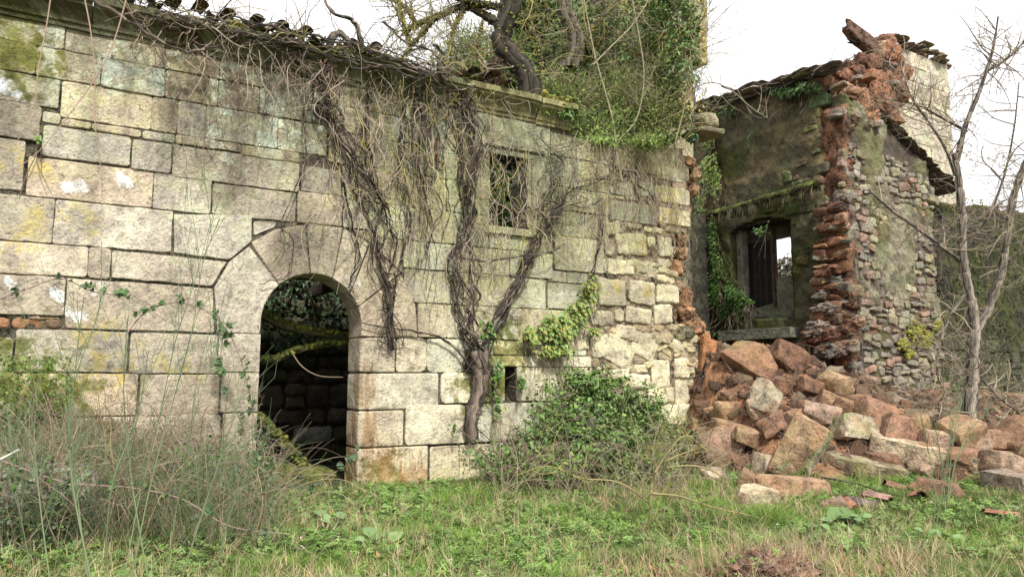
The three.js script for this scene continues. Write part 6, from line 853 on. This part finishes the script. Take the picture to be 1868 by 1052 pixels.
// generic thicket of thin dead stems rooted on the ground
function thicket(t, name, n, root, len, cols, o = {}) { const g = new MB(); for (let k = 0; k < n; k++) { const p = root(); if (!p) continue; const a = rr(0, 6.28), l = rr(len[0], len[1]); const pts = wander(p, V3(Math.cos(a) * (o.lean ?? 0.7), 1, Math.sin(a) * (o.lean ?? 0.7)), l, 0.07, o.wig ?? 0.1, (d, q, f) => { d.y -= (o.arch ?? 0.09) * (0.3 + f); if (q.y < groundH(q.x, q.z) + 0.02) d.y += 0.3; }), c = tint(pick(cols), 0.15), r = rr(0.0016, o.r ?? 0.004); tube(g, pts, r, r * 0.6, 4, c, null, 0.05); if (o.fork && rnd() < o.fork) for (let m = 0; m < 2; m++) tube(g, wander(pick(pts), rdir(), l * 0.3, 0.06, 0.15), r * 0.7, 0.001, 3, c, null, 0); } return put(t, name, g.geo(), twigMat, { kind: 'stuff' }); }
const gp = (x, y) => onGround(x, y).add(V3(0, -0.02, 0));
{ // big bramble bush by the wall
  const t = thing('bramble_bush', 'big rounded green bramble bush with dry purple canes below it, against the wall', 'bush', gp(1080, 905));
  const wd = (x, y, w) => hitWall(x, y, w), lv = [], lv2 = []; const spots = [[1240, 800, 30, 44, 0.7, 700], [1165, 832, 70, 34, 0.95, 1500], [1075, 690, 60, 26, 0.5, 900], [905, 850, 50, 26, 0.75, 700], [1000, 850, 80, 30, 1.35, 1500], [1130, 855, 95, 32, 1.4, 2000], [1070, 800, 120, 60, 1.15, 2600], [1200, 840, 50, 34, 1.3, 900], [1080, 720, 80, 44, 0.55, 3400], [1150, 750, 66, 56, 0.6, 3000], [1020, 765, 60, 50, 0.7, 2200], [1100, 800, 105, 48, 0.85, 2600], [1190, 790, 40, 44, 0.7, 1500], [970, 800, 44, 32, 0.75, 900], [1000, 705, 24, 18, 0.35, 150], [930, 815, 44, 24, 0.8, 300], [880, 838, 36, 22, 0.7, 240], [1060, 690, 40, 18, 0.45, 350], [1200, 745, 22, 30, 0.5, 260]];
  for (const [x, y, rx, ry, w, n] of spots) { const c = wd(x, y, w), s = pxm(x, y, -c.z); clumpLeaves(lv, c, [rx / s, ry / s, 0.34], n, 1, [G1, G3, [0.12, 0.2, 0.05], [0.09, 0.15, 0.045], [0.17, 0.26, 0.09]], { skin: 0.2, holes: -0.12 }); }
  lv.forEach((e, k) => { if (k % 3 === 0) lv2.push(e); }); scatter(t, 'leaves', small.clone().scale(1.15, 1.15, 1.15), leafMat, lv.filter((_, k) => k % 3)); scatter(t, 'leaves', leafGeo(0.062, 0.05, 'heart'), glossLeafMat, lv2);
  thicket(t, 'dead_cane', 260, () => { const x = rr(880, 1250), y = rr(868, 915); return gp(x, y + 0.06 * Math.abs(x - 1080)); }, [0.5, 1.5], DEAD, { r: 0.006, arch: 0.11, wig: 0.12, fork: 0.4 });
  thicket(t, 'cane', 90, () => { const q = hitWall(rr(930, 1220), 860, rr(0.25, 0.9)); q.y = groundH(q.x, q.z); return q; }, [0.7, 1.7], [[0.26, 0.18, 0.14], [0.24, 0.22, 0.1], [0.3, 0.22, 0.16]], { r: 0.007, lean: 0.35, arch: 0.07 });
}
{ // scrub at the left
  const t = thing('dry_scrub', 'wide tangle of dry bramble stems and weeds along the foot of the left wall', 'scrub', gp(230, 930)), root = () => { const x = rr(-40, 500), y = rr(800, 1010); return gp(x, y); };
  thicket(t, 'dead_stem', 1250, root, [0.3, 1.3], [...DEAD, ...DEAD, DRY[2], DRY[1]], { r: 0.0042, arch: 0.09, wig: 0.14, fork: 0.5, lean: 0.6 }); thicket(t, 'green_stem', 1700, root, [0.25, 0.95], [[0.12, 0.18, 0.07], [0.16, 0.21, 0.1], [0.1, 0.15, 0.06]], { r: 0.003, arch: 0.05, wig: 0.1, fork: 0.6 });
  thicket(t, 'dead_stem', 480, () => { const q = hitWall(rr(-30, 400), 800, rr(0.1, 0.9)); q.y = groundH(q.x, q.z); return q; }, [0.6, 1.3], [...DEAD, DRY[2]], { r: 0.004, arch: 0.12, wig: 0.16, fork: 0.5 });
  const lv = []; for (let k = 0; k < 22000; k++) { const p = root(), h = rnd() ** 1.4 * (p.x < -1.2 ? 0.6 : 0.28); if (noise3(p.x * 2, p.z * 2, 4) < -0.1) continue; lv.push({ p: p.add(V3(0, 0.05 + h, 0)), d: rdir(), s: rr(0.6, 1.3), c: tint(pick([G1, G2, [0.13, 0.18, 0.1], [0.15, 0.2, 0.09], [0.16, 0.21, 0.13]]), 0.25) }); } for (let k = 0; k < 1100; k++) { const q = hitWall(rr(-20, 130), rr(650, 760), rr(0.1, 0.5)); lv.push({ p: q, d: rdir(), s: rr(0.6, 1.1), c: tint(pick([G3, G1]), 0.25) }); } scatter(t, 'leaves', small, leafMat, lv);
}
// boulders at the left
for (const [x, y, w, h, c, label, m] of [[62, 905, 210, 112, [0.36, 0.32, 0.29], 'large grey boulder with white lichen spots at the lower left edge', 0], [40, 818, 170, 84, [0.42, 0.38, 0.22], 'mossy yellow green block above the grey boulder at the left edge', 1], [172, 822, 110, 70, [0.34, 0.3, 0.24], 'brownish block half hidden in dry stems right of the mossy block', 0]]) {
  const q = onGround(x, y + h * 0.46), s = pxm(x, y, -q.z), pos = at(x, y, -q.z), t = thing('boulder', label, 'boulder', pos.clone()); put(t, 'rock', placed(rockGeo(w / 2 / s, h / 2 / s, 0.35, { seg: 10, warp: 0.18, box: 4, rough: 0.08, colour: (p, n, sd) => { const f = fbm3(p.x * 2.5 + sd, p.y * 2.5, p.z * 2.5), d = noise3(p.x * 9 + sd, p.y * 9, p.z * 9); return mix3(mix3(c, [0.24, 0.19, 0.16], sstep(-0.1, 0.3, f)), m ? [0.24, 0.23, 0.03] : [0.62, 0.62, 0.58], m ? sstep(-0.1, 0.25, f + 0.3 * n.y) : sstep(0.42, 0.6, d)); } }), pos, 0, 0.35, -0.03), rockMat); }
// broom: tall thin green stems
function broom(label, stems, depth, n, len) { const P0 = at(stems[0][0][0], stems[0][0][1], depth), t = thing('broom_plant', label, 'plant', V3(P0.x, groundH(P0.x, P0.z), P0.z)), g = new MB(), tg = new MB(); for (const l of stems) { const P = smooth(l.map(([x, y]) => at(x, y, depth + rr(-0.1, 0.1))), 6); tube(g, P, rr(0.0035, 0.0065), 0.002, 6, [0.17, 0.21, 0.10], [0.12, 0.17, 0.09]); const d0 = P[P.length - 1].clone().sub(P[0]).normalize(); for (let k = 0; k < n; k++) { const i = Math.floor(rr(0.2, 0.97) * (P.length - 1)); branch(tg, P[i].clone(), d0.clone().multiplyScalar(1.3).add(rdir().multiplyScalar(0.55)), rr(len * 0.35, len), 0.0022, 1, { wig: 0.05, kids: [3], col: pick([[0.14, 0.2, 0.1], [0.17, 0.23, 0.12], [0.11, 0.15, 0.08]]), step: 0.08, spread: 0.45, min: 0.0012 }); } } put(t, 'stem', g.geo(), twigMat); put(t, 'twig', tg.geo(), twigMat, { kind: 'stuff' }); }
broom('tall green broom plant with several thin stems in front of the left wall', [[[222, 1075], [255, 900], [290, 760], [320, 620], [352, 520], [388, 390]], [[235, 1075], [275, 880], [318, 720], [350, 600], [372, 470], [400, 400]], [[160, 1060], [140, 900], [130, 760], [140, 640], [152, 540]], [[165, 1060], [128, 850], [135, 700], [180, 560], [184, 440]]], 4.9, 11, 0.62);
broom('second broom plant with many fine green brown stalks veiling the stones left of the arch', [[[300, 1060], [330, 880], [360, 740], [410, 600]], [[270, 1060], [240, 880], [225, 720], [232, 580]], [[330, 1060], [380, 900], [420, 780], [450, 690]], [[90, 1060], [70, 900], [62, 780], [80, 650]], [[190, 1060], [205, 880], [250, 760], [270, 640]], [[60, 1060], [30, 900], [16, 760]], [[390, 1060], [425, 920], [470, 820]]], 5.3, 13, 0.6);
broom('small green broom plant in front of the rubble near the bare tree', [[[1728, 930], [1730, 850], [1738, 770], [1752, 690]], [[1726, 930], [1718, 840], [1705, 770]], [[1730, 920], [1745, 840], [1775, 780], [1810, 740]], [[1729, 920], [1740, 800], [1760, 720]]], 7.4, 12, 0.42);
broom('thin green broom stem standing in grass under the long pale beam', [[[1700, 1000], [1706, 900], [1690, 800], [1680, 760]], [[1702, 1000], [1722, 880], [1735, 800]]], 7.0, 9, 0.35);
// bramble canes with leaves
function cane(label, pts, size, off, n, up = 0.05) { const P = smooth(pts.map(([x, y, d]) => d ? at(x, y, d) : hitWall(x, y, off)), 8), t = thing('bramble_cane', label, 'bramble', P[0].clone()), g = new MB(), lv = []; tube(g, P, 0.008, 0.004, 6, [0.27, 0.17, 0.17], [0.22, 0.18, 0.12]); for (let k = 0; k < n; k++) { const i = Math.floor(rr(0.08, 1) * (P.length - 1)), q = P[i].clone().add(V3(gauss() * 0.03, up * rnd(), gauss() * 0.05)), d = V3(gauss(), gauss() * 0.6 + 0.1, rnd() + 0.2); tube(g, [P[i], q.clone().lerp(P[i], 0.5).add(V3(0, 0.01, 0)), q], 0.0025, 0.0015, 4, [0.25, 0.22, 0.12]); for (let m = -1; m <= 1; m++) { const e = d.clone().applyAxisAngle(NZ, m * 0.95); lv.push({ p: q, d: e, n: V3(gauss() * 0.3, 0.6, 1), s: size * rr(0.75, 1.2) * (m ? 0.8 : 1), c: tint(pick([[0.085, 0.15, 0.06], [0.11, 0.18, 0.07], [0.13, 0.2, 0.08], [0.09, 0.13, 0.08]]), 0.2) }); } } put(t, 'cane', g.geo(), twigMat); scatter(t, 'leaves', leafGeo(0.085, 0.062, 'ovate'), leafMat, lv); }
cane('arching bramble cane with dark leaves bending over the left jamb of the arch', [[226, 614], [262, 572], [312, 552], [365, 562], [410, 598], [440, 660], [458, 735], [468, 800], [468, 880], [470, 930]], 1.0, 0.6, 40);
cane('upper bramble cane running left from the wall gap with a few leaves', [[-10, 548], [50, 526], [110, 508], [170, 532], [225, 540], [262, 558], [312, 592]], 0.95, 0.7, 18);
cane('bramble cane with broad leaves hanging down the left arch jamb', [[390, 560], [405, 600], [402, 660], [415, 720], [435, 760], [450, 800]], 1.0, 0.5, 20);
cane('leafy bramble shoot poking into the doorway from the bottom right', [[540, 905, 8.6], [575, 885, 8.6], [610, 862, 8.6], [640, 840, 8.6], [655, 815, 8.6]], 0.8, 0, 14);
cane('arching bramble cane low among the dry scrub at the left', [[0, 840, 6], [120, 880, 5.9], [240, 890, 5.8], [330, 910, 5.8], [420, 960, 5.7], [530, 975, 5.7]], 0.7, 0, 16);
// bare sapling with yellow lichen left of the heap
{ const base = gp(1184, 968), t = thing('lichened_sapling', 'yellow lichened sapling with spreading twigs in front of the left foot of the heap', 'sapling', base.clone()), d0 = -base.z, g = new MB(), tg = new MB(); for (const [l, r] of [[[[1184, 970], [1188, 910], [1195, 860], [1222, 838], [1262, 822], [1300, 812]], 0.013], [[[1192, 880], [1200, 800], [1215, 760]], 0.01], [[[1195, 862], [1240, 800], [1256, 795], [1290, 822]], 0.012], [[[1190, 900], [1240, 905], [1300, 925], [1370, 940]], 0.012], [[[1188, 920], [1130, 880], [1060, 872], [1000, 850], [940, 868]], 0.01], [[[1200, 855], [1270, 850], [1320, 872], [1345, 910]], 0.011]]) { const P = smooth(l.map(([x, y]) => at(x, y, d0 + rr(-0.15, 0.15))), 6); tube(g, P, r, r * 0.4, 6, [0.25, 0.21, 0.1], [0.28, 0.24, 0.08]); for (let k = 0; k < 20; k++) branch(tg, pick(P).clone(), rdir().add(V3(0, 0.15, 0)), rr(0.12, 0.5), 0.004, 1, { wig: 0.22, kids: [3], col: pick([[0.3, 0.26, 0.08], [0.24, 0.2, 0.11], [0.2, 0.16, 0.1]]), step: 0.05, min: 0.0018 }); } put(t, 'stem', g.geo(), twigMat); put(t, 'twig', tg.geo(), twigMat, { kind: 'stuff' }); }
// bare tree at the right
{ const D = 11.6, tips = [], t = tree('bare_tree', 'slender bare tree with pale bark and budding twigs at the right edge', [[[1766, 815, 0.115], [1770, 740], [1776, 660], [1778, 600], [1768, 530], [1757, 470], [1756, 400], [1750, 330], [1742, 280, 0.045]], [[1778, 605, 0.07], [1805, 560], [1826, 500], [1838, 430], [1850, 360], [1875, 290], [1900, 240, 0.04]], [[1757, 478, 0.04], [1722, 452], [1672, 415], [1620, 378], [1585, 345, 0.012]], [[1768, 530, 0.03], [1735, 575], [1713, 640], [1712, 690], [1730, 720, 0.008]], [[1745, 300, 0.045], [1762, 230], [1790, 160], [1812, 90], [1822, 30, 0.012]], [[1838, 440, 0.03], [1850, 380], [1862, 330], [1880, 300, 0.015]], [[1744, 320, 0.03], [1725, 270], [1690, 215], [1665, 180], [1640, 110, 0.008]], [[1765, 240, 0.025], [1720, 215], [1670, 190], [1610, 180, 0.006]], [[1800, 130, 0.02], [1835, 110], [1875, 70, 0.01]], [[1757, 460, 0.025], [1800, 400], [1830, 330], [1850, 240], [1860, 150, 0.008]], [[1790, 690, 0.02], [1830, 730], [1870, 760, 0.01]], [[1776, 640, 0.02], [1740, 700], [1700, 760], [1705, 850, 0.006]]], D, [0.42, 0.36, 0.285], [[0.3, 0.24, 0.19], [0.22, 0.18, 0.15], [0.32, 0.27, 0.18]], { twigs: 26, len: 0.85, up: 0.35, tips });
  scatter(t, 'buds', leafGeo(0.03, 0.02, 'ovate'), dryMat, tips.filter(() => rnd() < 0.3).slice(0, 9000).map((p) => ({ p, d: rdir(), s: rr(0.5, 1.1), c: tint(pick([[0.3, 0.25, 0.13], [0.24, 0.17, 0.11], [0.25, 0.26, 0.1]]), 0.25) }))); }
// loose twigs against the sky above the window gap
{ const t = thing('sky_twigs', 'few thin hanging twigs with buds against the sky between pier and slate roof', 'branch', at(1360, 0, 10)), g = new MB(); for (const [x, y, dx, dy] of [[1330, -25, 0.4, -0.5], [1370, -30, 0.3, -0.6], [1300, 40, 0.5, -0.2], [1410, -30, 0.5, -0.3]]) branch(g, at(x, y, 10), V3(dx, dy, gauss() * 0.3), rr(0.3, 0.6), 0.004, 2, { wig: 0.12, kids: [3, 3], col: [0.3, 0.25, 0.2], step: 0.06, min: 0.0018 }); put(t, 'twig', g.geo(), twigMat, { kind: 'stuff' }); }
// broad weeds
for (const [x, y, n, label, s] of [[1555, 962, 22, 'cluster of broad pale leaved weeds in front of the heap', 1], [1500, 975, 10, 'smaller broad leaved weed left of the pale cluster', 0.8], [690, 1000, 8, 'broad dock leaves in the grass below the arch pier', 1], [600, 960, 6, 'single low dock plant right of the doorway path', 0.9], [1720, 1000, 9, 'dark nettle like weed at the lower right', 0.8]]) { const p = gp(x, y), t = thing('broad_weed', label, 'weed', p.clone()), lv = []; for (let k = 0; k < n; k++) { const a = rr(0, 6.28), q = p.clone().add(V3(gauss() * 0.16, rr(0.04, 0.14), gauss() * 0.12)); lv.push({ p: q, d: V3(Math.cos(a), rr(0.1, 0.9), Math.sin(a)), n: V3(gauss() * 0.2, 1, 0.5), s: s * rr(0.7, 1.3), c: tint(pick([[0.2, 0.3, 0.12], [0.16, 0.26, 0.09], [0.13, 0.2, 0.07]]), 0.15) }); } scatter(t, 'leaf', leafGeo(0.15, 0.1, 'ovate'), leafMat, lv); }
{ const p = at(12, 835, 5.2), t = thing('pale_stick', 'short bleached stick at the left edge over the mossy block', 'branch', p.clone()), g = new MB(); tube(g, [at(-15, 845, 5.2), at(12, 832, 5.2), at(34, 820, 5.2)], 0.014, 0.008, 6, [0.5, 0.48, 0.43]); put(t, 'stick', g.geo(), twigMat); }
renderer.render(scene, camera);
